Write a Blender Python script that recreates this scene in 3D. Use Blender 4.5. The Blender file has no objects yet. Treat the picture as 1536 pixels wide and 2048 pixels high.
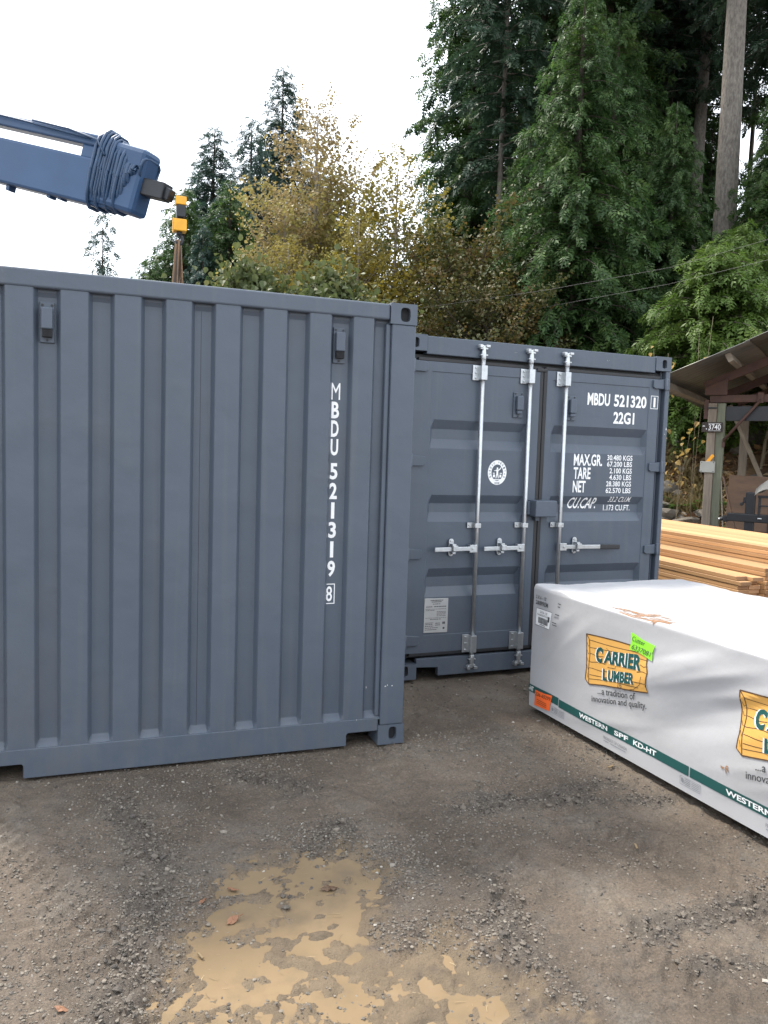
import bpy, bmesh, math, random
import numpy as np
from mathutils import Vector, Matrix

random.seed(7)
rng = np.random.default_rng(7)
SC = bpy.context.scene
COL = SC.collection
R = math.radians

# ------------------------------------------------------------------ camera, world, sun, exposure
CAM = Vector((-1.6791, -4.2355, 1.738))
YAW, PITCH, ROLL, FPX = -0.3428, -0.0766, 0.0314, 1552.5
cam_d = bpy.data.cameras.new('camera')
cam = bpy.data.objects.new('camera', cam_d)
COL.objects.link(cam)
_f = Vector((-math.sin(YAW) * math.cos(PITCH), math.cos(YAW) * math.cos(PITCH), math.sin(PITCH)))
_r = Vector((math.cos(YAW), math.sin(YAW), 0))
_u = _r.cross(_f)
_c, _s = math.cos(ROLL), math.sin(ROLL)
r_, u_ = _r * _c + _u * _s, _u * _c - _r * _s
cam.matrix_world = Matrix(((r_.x, u_.x, -_f.x, CAM.x), (r_.y, u_.y, -_f.y, CAM.y), (r_.z, u_.z, -_f.z, CAM.z), (0, 0, 0, 1)))
cam_d.sensor_fit = 'VERTICAL'
cam_d.sensor_height = 24.0
cam_d.lens = 24.0 * FPX / 2048.0
cam_d.clip_start = 0.05
cam_d.clip_end = 3000
SC.camera = cam
SC.render.resolution_x, SC.render.resolution_y = 768, 1024

SUN_AZ, SUN_EL = R(-30), R(55)            # azimuth from +Y towards +X
w = bpy.data.worlds.new('World')
SC.world = w
w.use_nodes = True
nt = w.node_tree
bg = nt.nodes['Background']
sky = nt.nodes.new('ShaderNodeTexSky')
sky.sky_type = 'NISHITA'
sky.sun_disc = False
sky.sun_elevation = SUN_EL
sky.sun_rotation = SUN_AZ
sky.dust_density = 2.0
mix = nt.nodes.new('ShaderNodeMix')
mix.data_type = 'RGBA'
mix.inputs[0].default_value = 0.72
nt.links.new(sky.outputs[0], mix.inputs[6])
mix.inputs[7].default_value = (9.6, 10.0, 10.4, 1)      # thin bright cloud
nt.links.new(mix.outputs[2], bg.inputs[0])
bg.inputs[1].default_value = 0.11
sun_d = bpy.data.lights.new('sun', 'SUN')
sun_d.energy = 2.3
sun_d.angle = R(8)
sun_d.color = (1.0, 0.93, 0.82)
sun = bpy.data.objects.new('sun', sun_d)
COL.objects.link(sun)
_sd = Vector((math.sin(SUN_AZ) * math.cos(SUN_EL), math.cos(SUN_AZ) * math.cos(SUN_EL), math.sin(SUN_EL)))
sun.rotation_euler = (-_sd).to_track_quat('-Z', 'Y').to_euler()
sun.location = (-5, 10, 20)
SC.view_settings.view_transform = 'Standard'
SC.view_settings.look = 'None'
SC.view_settings.exposure = 1.45
SC.view_settings.gamma = 1
SC.view_settings.use_curve_mapping = False

# ------------------------------------------------------------------ object helpers
def link(o, parent=None):
    COL.objects.link(o)
    if parent is not None:
        o.parent = parent
    return o

def tag(o, label=None, cat=None, group=None, kind=None):
    if label: o['label'] = label
    if cat: o['category'] = cat
    if group: o['group'] = group
    if kind: o['kind'] = kind
    return o

def thing(name, label, cat, loc=(0, 0, 0), rz=0.0, group=None):
    o = bpy.data.objects.new(name, None)
    o.empty_display_size = 0.2
    o.location = loc
    o.rotation_euler = (0, 0, rz)
    link(o)
    return tag(o, label, cat, group)

def copy_tree(o, parent=None):
    c = o.copy()
    link(c)
    c.parent = parent
    for ch in list(o.children):
        copy_tree(ch, c)
    return c

class MB:
    """collects shapes, then links them as one mesh object"""
    def __init__(s):
        s.v, s.f, s.sm = [], [], []
    def add(s, vs, fs, smooth=False):
        n = len(s.v)
        s.v += [tuple(p) for p in vs]
        s.f += [tuple(n + i for i in q) for q in fs]
        s.sm += [smooth] * len(fs)
        return s
    def box(s, x0, x1, y0, y1, z0, z1):
        return s.add([(x0, y0, z0), (x1, y0, z0), (x1, y1, z0), (x0, y1, z0), (x0, y0, z1), (x1, y0, z1), (x1, y1, z1), (x0, y1, z1)],
                     [(0, 3, 2, 1), (4, 5, 6, 7), (0, 1, 5, 4), (1, 2, 6, 5), (2, 3, 7, 6), (3, 0, 4, 7)])
    def bar(s, a, b, w, h, up=(0, 0, 1)):
        """rectangular bar from a to b, w across, h along 'up'"""
        a, b = Vector(a), Vector(b)
        d = (b - a).normalized()
        x = d.cross(Vector(up)).normalized()
        y = x.cross(d)
        vs = []
        for p in (a, b):
            for i, j in ((-1, -1), (1, -1), (1, 1), (-1, 1)):
                vs.append(p + x * (w / 2 * i) + y * (h / 2 * j))
        return s.add(vs, [(3, 2, 1, 0), (4, 5, 6, 7), (0, 1, 5, 4), (1, 2, 6, 5), (2, 3, 7, 6), (3, 0, 4, 7)])
    def tube(s, pts, r, n=8, cap=True, smooth=True):
        pts = [Vector(p) for p in pts]
        rs = r if isinstance(r, (list, tuple, np.ndarray)) else [r] * len(pts)
        vs = []
        ref = None
        for i, p in enumerate(pts):
            d = (pts[min(i + 1, len(pts) - 1)] - pts[max(i - 1, 0)]).normalized()
            if ref is None:
                ref = d.orthogonal().normalized()
            x = (ref - d * ref.dot(d)).normalized()
            ref = x
            y = d.cross(x)
            for k in range(n):
                t = 2 * math.pi * k / n
                vs.append(p + (x * math.cos(t) + y * math.sin(t)) * rs[i])
        fs = []
        for i in range(len(pts) - 1):
            for k in range(n):
                fs.append((i * n + k, i * n + (k + 1) % n, (i + 1) * n + (k + 1) % n, (i + 1) * n + k))
        s.add(vs, fs, smooth)
        if cap:
            m = len(vs) - n
            base = len(s.v) - len(vs)
            s.f.append(tuple(base + k for k in reversed(range(n)))); s.sm.append(False)
            s.f.append(tuple(base + m + k for k in range(n))); s.sm.append(False)
        return s
    def prism(s, poly, y0, y1):
        """polygon in x,z (counter-clockwise seen from -y) pushed from y0 to y1"""
        n = len(poly)
        vs = [(x, y0, z) for x, z in poly] + [(x, y1, z) for x, z in poly]
        fs = [tuple(range(n)), tuple(reversed(range(n, 2 * n)))]
        for i in range(n):
            j = (i + 1) % n
            fs.append((i, i + n, j + n, j))
        return s.add(vs, fs)
    def build(s, name, m, parent=None, bev=0, seg=2, solid=0):
        me = bpy.data.meshes.new(name)
        me.from_pydata(s.v, [], s.f)
        me.polygons.foreach_set('use_smooth', s.sm)
        me.update()
        return finish(name, me, m, parent, bev, seg, solid)

def finish(name, me, m, parent=None, bev=0, seg=2, solid=0):
    if m is not None:
        me.materials.append(m)
    o = link(bpy.data.objects.new(name, me), parent)
    if solid:
        md = o.modifiers.new('solid', 'SOLIDIFY'); md.thickness = solid; md.offset = -1
    if bev:
        md = o.modifiers.new('bevel', 'BEVEL')
        md.width = bev; md.segments = seg; md.limit_method = 'ANGLE'; md.angle_limit = R(25)
        md.harden_normals = False
    return o

def np_mesh(name, V, F, m, parent=None, smooth=False):
    """V (n,3), F (k,3 or 4) numpy arrays"""
    V = np.asarray(V, np.float32).reshape(-1, 3); F = np.asarray(F, np.int32)
    me = bpy.data.meshes.new(name)
    k, c = F.shape
    me.vertices.add(len(V)); me.vertices.foreach_set('co', V.ravel())
    me.loops.add(k * c); me.loops.foreach_set('vertex_index', F.ravel())
    me.polygons.add(k)
    me.polygons.foreach_set('loop_start', np.arange(0, k * c, c, dtype=np.int32))
    me.polygons.foreach_set('use_smooth', np.full(k, smooth))
    me.update(calc_edges=True)
    return finish(name, me, m, parent)

# ------------------------------------------------------------------ material helpers
def lk(nt, a, b): nt.links.new(a, b)

def mat(name, col, rough=0.6, metal=0.0, var=0.0, vscale=4.0, bump=0.0, bscale=60.0, dirt=None, dscale=2.5, damt=0.4, rand=0.0, island=None, stretch=None, spec=0.5):
    m = bpy.data.materials.new(name)
    m.use_nodes = True
    nt = m.node_tree
    b = nt.nodes['Principled BSDF']
    b.inputs['Roughness'].default_value = rough
    b.inputs['Metallic'].default_value = metal
    b.inputs['Specular IOR Level'].default_value = spec
    tc = nt.nodes.new('ShaderNodeTexCoord')
    vec = tc.outputs['Object']
    if stretch:
        mp = nt.nodes.new('ShaderNodeMapping'); mp.inputs['Scale'].default_value = stretch
        lk(nt, vec, mp.inputs[0]); vec = mp.outputs[0]
    rgb = nt.nodes.new('ShaderNodeRGB'); rgb.outputs[0].default_value = (*col, 1)
    out = rgb.outputs[0]
    if island:
        g = nt.nodes.new('ShaderNodeNewGeometry')
        cr = nt.nodes.new('ShaderNodeValToRGB')
        el = cr.color_ramp.elements
        for i, (p, c) in enumerate(island):
            e = el[i] if i < 2 else el.new(p)
            e.position = p; e.color = (*c, 1)
        lk(nt, g.outputs['Random Per Island'], cr.inputs[0]); out = cr.outputs[0]
    if rand:
        oi = nt.nodes.new('ShaderNodeObjectInfo')
        mr = nt.nodes.new('ShaderNodeMapRange'); mr.inputs[3].default_value = 1 - rand; mr.inputs[4].default_value = 1 + rand
        lk(nt, oi.outputs['Random'], mr.inputs[0])
        hs = nt.nodes.new('ShaderNodeHueSaturation'); lk(nt, mr.outputs[0], hs.inputs['Value']); lk(nt, out, hs.inputs['Color']); out = hs.outputs[0]
    if var:
        n = nt.nodes.new('ShaderNodeTexNoise'); n.inputs['Scale'].default_value = vscale; n.inputs['Detail'].default_value = 6
        lk(nt, vec, n.inputs['Vector'])
        mr = nt.nodes.new('ShaderNodeMapRange'); mr.inputs[1].default_value = .25; mr.inputs[2].default_value = .75
        mr.inputs[3].default_value = 1 - var; mr.inputs[4].default_value = 1 + var
        lk(nt, n.outputs[0], mr.inputs[0])
        hs = nt.nodes.new('ShaderNodeHueSaturation'); lk(nt, mr.outputs[0], hs.inputs['Value']); lk(nt, out, hs.inputs['Color']); out = hs.outputs[0]
    if dirt:
        n = nt.nodes.new('ShaderNodeTexNoise'); n.inputs['Scale'].default_value = dscale; n.inputs['Detail'].default_value = 8; n.inputs['Roughness'].default_value = .65
        lk(nt, vec, n.inputs['Vector'])
        mr = nt.nodes.new('ShaderNodeMapRange'); mr.inputs[1].default_value = .5; mr.inputs[2].default_value = .75; mr.inputs[4].default_value = damt
        lk(nt, n.outputs[0], mr.inputs[0])
        mx = nt.nodes.new('ShaderNodeMix'); mx.data_type = 'RGBA'
        lk(nt, mr.outputs[0], mx.inputs[0]); lk(nt, out, mx.inputs[6]); mx.inputs[7].default_value = (*dirt, 1); out = mx.outputs[2]
    lk(nt, out, b.inputs['Base Color'])
    if bump:
        n = nt.nodes.new('ShaderNodeTexNoise'); n.inputs['Scale'].default_value = bscale; n.inputs['Detail'].default_value = 4
        lk(nt, vec, n.inputs['Vector'])
        bp = nt.nodes.new('ShaderNodeBump'); bp.inputs['Strength'].default_value = bump; bp.inputs['Distance'].default_value = 0.02
        lk(nt, n.outputs[0], bp.inputs['Height']); lk(nt, bp.outputs[0], b.inputs['Normal'])
    return m

def leafmat(name, cols, trans=0.35, clump=0.35, cscale=0.7, zr=None):
    """leaf colour varies from leaf to leaf and, more slowly, from clump to clump"""
    m = bpy.data.materials.new(name); m.use_nodes = True
    nt = m.node_tree
    b = nt.nodes['Principled BSDF']; b.inputs['Roughness'].default_value = .55; b.inputs['Specular IOR Level'].default_value = .35
    g = nt.nodes.new('ShaderNodeNewGeometry')
    cr = nt.nodes.new('ShaderNodeValToRGB'); el = cr.color_ramp.elements
    n_ = len(cols)
    for i, c in enumerate(cols):
        e = el[i] if i < 2 else el.new(i / (n_ - 1))
        e.position = i / (n_ - 1); e.color = (*c, 1)
    tc = nt.nodes.new('ShaderNodeTexCoord')
    n = nt.nodes.new('ShaderNodeTexNoise'); n.inputs['Scale'].default_value = cscale; n.inputs['Detail'].default_value = 3
    lk(nt, tc.outputs['Object'], n.inputs['Vector'])
    ad = nt.nodes.new('ShaderNodeMath'); ad.operation = 'MULTIPLY_ADD'; ad.inputs[1].default_value = 2.2; ad.inputs[2].default_value = -.85
    lk(nt, n.outputs[0], ad.inputs[0])
    mm = nt.nodes.new('ShaderNodeMix'); mm.inputs[0].default_value = clump + .2
    lk(nt, g.outputs['Random Per Island'], mm.inputs[2]); lk(nt, ad.outputs[0], mm.inputs[3])
    fac = mm.outputs[0]
    if zr:                                            # the top of the crown has turned colour first
        sx = nt.nodes.new('ShaderNodeSeparateXYZ'); lk(nt, tc.outputs['Object'], sx.inputs[0])
        mr = nt.nodes.new('ShaderNodeMapRange'); mr.inputs[1].default_value = zr[0]; mr.inputs[2].default_value = zr[1]; lk(nt, sx.outputs[2], mr.inputs[0])
        m2 = nt.nodes.new('ShaderNodeMix'); m2.inputs[0].default_value = .55; lk(nt, fac, m2.inputs[2]); lk(nt, mr.outputs[0], m2.inputs[3]); fac = m2.outputs[0]
    lk(nt, fac, cr.inputs[0])
    lk(nt, cr.outputs[0], b.inputs['Base Color'])
    tr = nt.nodes.new('ShaderNodeBsdfTranslucent'); lk(nt, cr.outputs[0], tr.inputs[0])
    ms = nt.nodes.new('ShaderNodeMixShader'); ms.inputs[0].default_value = trans
    lk(nt, b.outputs[0], ms.inputs[1]); lk(nt, tr.outputs[0], ms.inputs[2])
    lk(nt, ms.outputs[0], nt.nodes['Material Output'].inputs[0])
    return m

M = {}
M['paint'] = mat('container_paint', (.074, .098, .138), .42, var=.07, vscale=1.6, bump=.06, bscale=26, dirt=(.125, .13, .142), dscale=1.3, damt=.22, spec=.4)
def paint_mat():
    m = mat('container_paint', (.071, .089, .118), .42, var=.06, vscale=1.6, bump=.06, bscale=26, dirt=(.115, .118, .126), dscale=1.3, damt=.25, spec=.4)
    nt = m.node_tree; b = nt.nodes['Principled BSDF']
    src = b.inputs['Base Color'].links[0].from_socket
    tc = nt.nodes.new('ShaderNodeTexCoord')
    sx = nt.nodes.new('ShaderNodeSeparateXYZ'); lk(nt, tc.outputs['Object'], sx.inputs[0])
    mr = nt.nodes.new('ShaderNodeMapRange'); mr.inputs[1].default_value = .75; mr.inputs[2].default_value = 0.0; mr.inputs[3].default_value = 0; mr.inputs[4].default_value = .3
    lk(nt, sx.outputs[2], mr.inputs[0])
    n = nt.nodes.new('ShaderNodeTexNoise'); n.inputs['Scale'].default_value = 9; n.inputs['Detail'].default_value = 8; n.inputs['Roughness'].default_value = .7
    mp = nt.nodes.new('ShaderNodeMapping'); mp.inputs['Scale'].default_value = (1.6, 1.6, .55); lk(nt, tc.outputs['Object'], mp.inputs[0]); lk(nt, mp.outputs[0], n.inputs['Vector'])
    r = nt.nodes.new('ShaderNodeMapRange'); r.inputs[1].default_value = .42; r.inputs[2].default_value = .72; lk(nt, n.outputs[0], r.inputs[0])
    mu = nt.nodes.new('ShaderNodeMath'); mu.operation = 'MULTIPLY'; lk(nt, mr.outputs[0], mu.inputs[0]); lk(nt, r.outputs[0], mu.inputs[1])
    x = nt.nodes.new('ShaderNodeMix'); x.data_type = 'RGBA'; lk(nt, mu.outputs[0], x.inputs[0]); lk(nt, src, x.inputs[6]); x.inputs[7].default_value = (.14, .13, .12, 1)
    # faint dry rain streaks
    n2 = nt.nodes.new('ShaderNodeTexNoise'); n2.inputs['Scale'].default_value = 14; n2.inputs['Detail'].default_value = 5
    mp2 = nt.nodes.new('ShaderNodeMapping'); mp2.inputs['Scale'].default_value = (1.5, 1.5, .05); lk(nt, tc.outputs['Object'], mp2.inputs[0]); lk(nt, mp2.outputs[0], n2.inputs['Vector'])
    r2 = nt.nodes.new('ShaderNodeMapRange'); r2.inputs[1].default_value = .55; r2.inputs[2].default_value = .8; r2.inputs[4].default_value = .22; lk(nt, n2.outputs[0], r2.inputs[0])
    x2 = nt.nodes.new('ShaderNodeMix'); x2.data_type = 'RGBA'; lk(nt, r2.outputs[0], x2.inputs[0]); lk(nt, x.outputs[2], x2.inputs[6]); x2.inputs[7].default_value = (.13, .135, .142, 1)
    lk(nt, x2.outputs[2], b.inputs['Base Color'])
    # long shallow panel waves over the fine orange-peel
    bp = [q for q in nt.nodes if q.type == 'BUMP'][0]
    n3 = nt.nodes.new('ShaderNodeTexNoise'); n3.inputs['Scale'].default_value = 2.6; n3.inputs['Detail'].default_value = 2; lk(nt, tc.outputs['Object'], n3.inputs['Vector'])
    b3 = nt.nodes.new('ShaderNodeBump'); b3.inputs['Strength'].default_value = .25; b3.inputs['Distance'].default_value = .05; lk(nt, n3.outputs[0], b3.inputs['Height']); lk(nt, b3.outputs[0], bp.inputs['Normal'])
    return m
M['paint'] = paint_mat()
M['gasket'] = mat('black_rubber', (.016, .017, .02), .55, var=.1, bump=.05)
M['dark'] = mat('dark_inside', (.012, .013, .016), .8)
M['zinc'] = mat('galvanised_steel', (.47, .49, .51), .36, .8, var=.12, vscale=30, bump=.05, bscale=90)
M['grip'] = mat('black_grip', (.02, .021, .024), .5)
M['white'] = mat('white_lettering', (.78, .79, .80), .5, var=.05, vscale=12)
M['plate'] = mat('alloy_plate', (.42, .42, .42), .45, .3, var=.08, vscale=20)
M['ink'] = mat('dark_ink', (.05, .052, .06), .6)
M['chip'] = mat('chipped_primer', (.6, .6, .6), .7)
M['wrap'] = mat('lumber_wrap', (.41, .41, .425), .45, var=.04, vscale=3, bump=.10, bscale=14, dirt=(.34, .325, .30), dscale=1.7, damt=.22, spec=.4)
_nt = M['wrap'].node_tree
_bp = [q for q in _nt.nodes if q.type == 'BUMP'][0]
_tc = _nt.nodes.new('ShaderNodeTexCoord'); _mp = _nt.nodes.new('ShaderNodeMapping'); _mp.inputs['Rotation'].default_value = (0, .5, 0); _mp.inputs['Scale'].default_value = (1, 1.6, 2.2)
_nn = _nt.nodes.new('ShaderNodeTexNoise'); _nn.noise_type = 'RIDGED_MULTIFRACTAL'; _nn.inputs['Scale'].default_value = 2.2; _nn.inputs['Detail'].default_value = 3
lk(_nt, _tc.outputs['Object'], _mp.inputs[0]); lk(_nt, _mp.outputs[0], _nn.inputs['Vector'])
_b2 = _nt.nodes.new('ShaderNodeBump'); _b2.inputs['Strength'].default_value = .35; _b2.inputs['Distance'].default_value = .012
lk(_nt, _nn.outputs[0], _b2.inputs['Height']); lk(_nt, _b2.outputs[0], _bp.inputs['Normal'])
M['teal'] = mat('teal_print', (.012, .075, .07), .5, var=.08, vscale=8)
M['orange'] = mat('tan_print', (.66, .36, .095), .5, var=.06, vscale=6)
M['line'] = mat('brown_print', (.09, .05, .025), .55)
M['printg'] = mat('grey_print', (.05, .055, .06), .55)
M['paleprint'] = mat('pale_print', (.20, .21, .23), .55)
M['green'] = mat('neon_green_tape', (.27, .72, .05), .45, var=.08, vscale=14)
M['neon'] = mat('neon_orange_tag', (.86, .14, .03), .5, var=.08, vscale=14)
M['tear'] = mat('torn_wood', (.27, .15, .085), .8, var=.2, vscale=30)
M['board'] = mat('fresh_lumber', (.47, .265, .12), .65, var=.16, vscale=3, stretch=(14, .6, 14), bump=.08, bscale=8, rand=.24)
M['boardend'] = mat('lumber_core', (.30, .165, .085), .8, var=.25, vscale=9, rand=.3)
M['boom'] = mat('boom_flare_blue', (.020, .062, .145), .42, .1, var=.15, vscale=2, bump=.04, bscale=20)  # blue cast of the lens flare put into the boom's colour
M['hose'] = mat('hydraulic_hose', (.022, .055, .115), .45, var=.2, vscale=9)
M['yellow'] = mat('yellow_paint', (.75, .36, .02), .5, var=.12, vscale=12)
M['blacksteel'] = mat('black_steel', (.018, .02, .024), .45, .2, var=.2, vscale=8, bump=.05)
M['strap'] = mat('brown_webbing', (.19, .115, .065), .85, var=.25, vscale=18, bump=.25, bscale=50)
M['post'] = mat('weathered_post', (.20, .165, .13), .85, var=.28, vscale=3, stretch=(9, 9, .8), bump=.3, bscale=9)
M['postgreen'] = mat('greenish_post', (.17, .18, .13), .85, var=.25, vscale=3, stretch=(9, 9, .8), bump=.3, bscale=9)
M['tin'] = mat('galvanised_roof', (.22, .22, .21), .42, .6, var=.3, vscale=1.4, dirt=(.10, .085, .07), dscale=1.5, damt=.6)
M['rust'] = mat('red_oxide_steel', (.075, .038, .03), .7, .1, var=.25, vscale=6, dirt=(.13, .06, .03), dscale=5, damt=.5)
M['oldwood'] = mat('grey_timber', (.26, .225, .18), .85, var=.25, vscale=4, bump=.3, bscale=20)
M['ply'] = mat('stained_plywood', (.13, .075, .045), .7, var=.3, vscale=2.2, stretch=(1, 1, 3), dirt=(.05, .035, .03), dscale=3, damt=.6)
M['signbrown'] = mat('sign_board', (.03, .02, .016), .6, var=.1)
M['tarp'] = mat('grey_tarp', (.22, .21, .19), .75, var=.2, vscale=9, bump=.4, bscale=14)
M['greybox'] = mat('grey_plastic', (.33, .33, .30), .6, var=.1)
M['orangetag'] = mat('orange_plastic', (.85, .36, .02), .5)
M['wire'] = mat('wire_sheath', (.11, .11, .105), .5)
M['bark'] = mat('grey_bark', (.125, .110, .095), .9, var=.5, vscale=3.5, stretch=(4, 4, 1.6), dirt=(.25, .24, .22), dscale=5, damt=.5, bump=.6, bscale=7)
M['darkbark'] = mat('dark_bark', (.06, .047, .038), .9, var=.3, vscale=3, stretch=(5, 5, 1.0), bump=.5, bscale=7)
M['palebark'] = mat('pale_bark', (.24, .21, .18), .9, var=.3, vscale=4, stretch=(4, 4, 1.5), bump=.4, bscale=8)
M['cedar'] = leafmat('cedar_leaf', [(.022, .052, .018), (.046, .098, .028), (.088, .150, .038), (.155, .215, .055)], .4)
M['hemlock'] = leafmat('hemlock_leaf', [(.020, .044, .028), (.036, .070, .040), (.058, .098, .050)], .28)
M['youngcedar'] = leafmat('young_cedar_leaf', [(.06, .115, .02), (.10, .165, .03), (.155, .215, .045)], .4)
M['fir'] = leafmat('fir_leaf', [(.030, .066, .058), (.050, .095, .075), (.078, .125, .088)], .3)
M['maple_yellow'] = leafmat('yellow_maple_leaf', [(.09, .12, .025), (.19, .18, .03), (.32, .25, .035), (.22, .19, .045), (.15, .14, .05)], .48, .25, .6, zr=(3, 10))
M['maple_brown'] = leafmat('brown_maple_leaf', [(.12, .17, .04), (.22, .235, .055), (.27, .24, .075), (.28, .21, .10), (.24, .185, .105)], .45, .25, .6, zr=(4, 11))
M['maple_olive'] = leafmat('olive_maple_leaf', [(.04, .055, .018), (.075, .08, .022), (.125, .085, .03), (.16, .085, .03)], .4, .3, .6)
M['shrub'] = leafmat('shrub_leaf', [(.06, .085, .03), (.10, .12, .045), (.17, .15, .07)], .4)
M['paleleaf'] = leafmat('pale_yellow_leaf', [(.30, .24, .08), (.38, .25, .08), (.22, .20, .07)], .45)
M['fern'] = leafmat('fern_leaf', [(.05, .10, .025), (.08, .15, .03), (.12, .19, .05)], .35)
M['drygrass'] = leafmat('dry_grass', [(.14, .11, .05), (.22, .17, .08), (.10, .12, .04)], .3)
M['litter'] = mat('leaf_litter', (.2, .12, .06), .8, island=[(0, (.11, .06, .035)), (.35, (.23, .13, .06)), (.7, (.36, .22, .09)), (1, (.30, .22, .13))])
M['rock'] = mat('bank_rock', (.135, .118, .098), .85, var=.3, vscale=5, bump=.4, bscale=12, rand=.25)
M['deadleaf'] = mat('dead_leaf', (.20, .095, .05), .7, var=.25, vscale=30)
M['twig'] = mat('twig_bark', (.17, .14, .09), .85, var=.2)

# ------------------------------------------------------------------ noise for terrain
def vnoise(x, y, seed=0):
    xi = np.floor(x).astype(np.int64); yi = np.floor(y).astype(np.int64)
    xf = x - xi; yf = y - yi
    def h(a, b):
        n = (a * 374761393 + b * 668265263 + seed * 1442695041) & 0xffffffff
        n = ((n ^ (n >> 13)) * 1274126177) & 0xffffffff
        return ((n ^ (n >> 16)) & 0xffff) / 65535.0
    u = xf * xf * (3 - 2 * xf); v = yf * yf * (3 - 2 * yf)
    return (h(xi, yi) * (1 - u) + h(xi + 1, yi) * u) * (1 - v) + (h(xi, yi + 1) * (1 - u) + h(xi + 1, yi + 1) * u) * v - .5

def fbm(x, y, sc, oct=4, seed=0, gain=.5):
    t = 0; a = 1; f = 1 / sc
    for i in range(oct):
        t = t + a * vnoise(x * f, y * f, seed + i * 17); a *= gain; f *= 2.03
    return t

def sst(a, b, x):
    t = np.clip((x - a) / (b - a), 0, 1); return t * t * (3 - 2 * t)

PUD = [(-1.11, -1.12), (-0.88, -1.06), (-0.68, -1.13), (-0.57, -1.32), (-0.64, -1.53), (-0.76, -1.66), (-0.74, -1.8), (-0.62, -1.82), (-0.52, -1.83), (-0.43, -2.04),
       (-0.41, -2.14), (-0.38, -2.3), (-.3, -2.9), (-1.4, -2.9), (-1.55, -1.99), (-1.5, -1.84), (-1.46, -1.68), (-1.36, -1.51), (-1.25, -1.45)]

def poly_sd(x, y, poly):
    """signed distance to a polygon, positive inside"""
    d = np.full(x.shape, 1e9); ins = np.zeros(x.shape, bool)
    n = len(poly)
    for i in range(n):
        ax, ay = poly[i]; bx, by = poly[(i + 1) % n]
        ex, ey = bx - ax, by - ay
        t = np.clip(((x - ax) * ex + (y - ay) * ey) / (ex * ex + ey * ey), 0, 1)
        d = np.minimum(d, np.hypot(x - ax - t * ex, y - ay - t * ey))
        c = ((ay > y) != (by > y)) & (x < (bx - ax) * (y - ay) / (by - ay + 1e-12) + ax)
        ins ^= c
    return np.where(ins, d, -d)

BANDS = [((-.02, -.91), (.95, -.81), .09), ((.1, -.83), (1.05, -1.06), .08), ((.21, -1.98), (.95, -1.93), .10), ((.26, -2.2), (.6, -2.32), .07),
         ((-1.64, -.34), (-1.45, -1.06), .10), ((-.73, -.41), (-1.0, -.18), .09), ((-.65, -.89), (-1.04, -1.37), .12), ((-.2, -1.5), (-.3, -2.0), .12), ((-1.5, -1.2), (-1.7, -2.0), .1)]

TRACKS = [((-.42, -.1), (.18, -2.5), .17), ((-2.35, -.25), (-1.35, -2.3), .17), ((.35, -.6), (.95, -2.6), .16)]

def band(x, y):
    t = np.zeros(x.shape)
    for (ax, ay), (bx, by), wd in BANDS:
        ex, ey = bx - ax, by - ay
        q = np.clip(((x - ax) * ex + (y - ay) * ey) / (ex * ex + ey * ey), 0, 1)
        d = np.hypot(x - ax - q * ex, y - ay - q * ey)
        t = np.maximum(t, np.exp(-(d / wd) ** 2))
    return t

def hill(x, y):
    dx, dy = x - CAM.x, y - CAM.y
    d = np.hypot(dx, dy); az = np.degrees(np.arctan2(dx, dy))
    wgt = sst(24, 37, az) * (1 - sst(75, 95, az))
    h = wgt * (2.7 * sst(17.5, 23.2, d) + .2 * np.clip(d - 22, 0, 40) + .08 * np.clip(d - 62, 0, 60))
    h = h + (1 - wgt) * .03 * np.clip(d - 30, 0, 60) * sst(-40, -10, az) * (1 - sst(75, 95, az))
    return h + wgt * sst(17, 20, d) * fbm(x, y, 2.2, 4, 5) * .5

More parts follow.
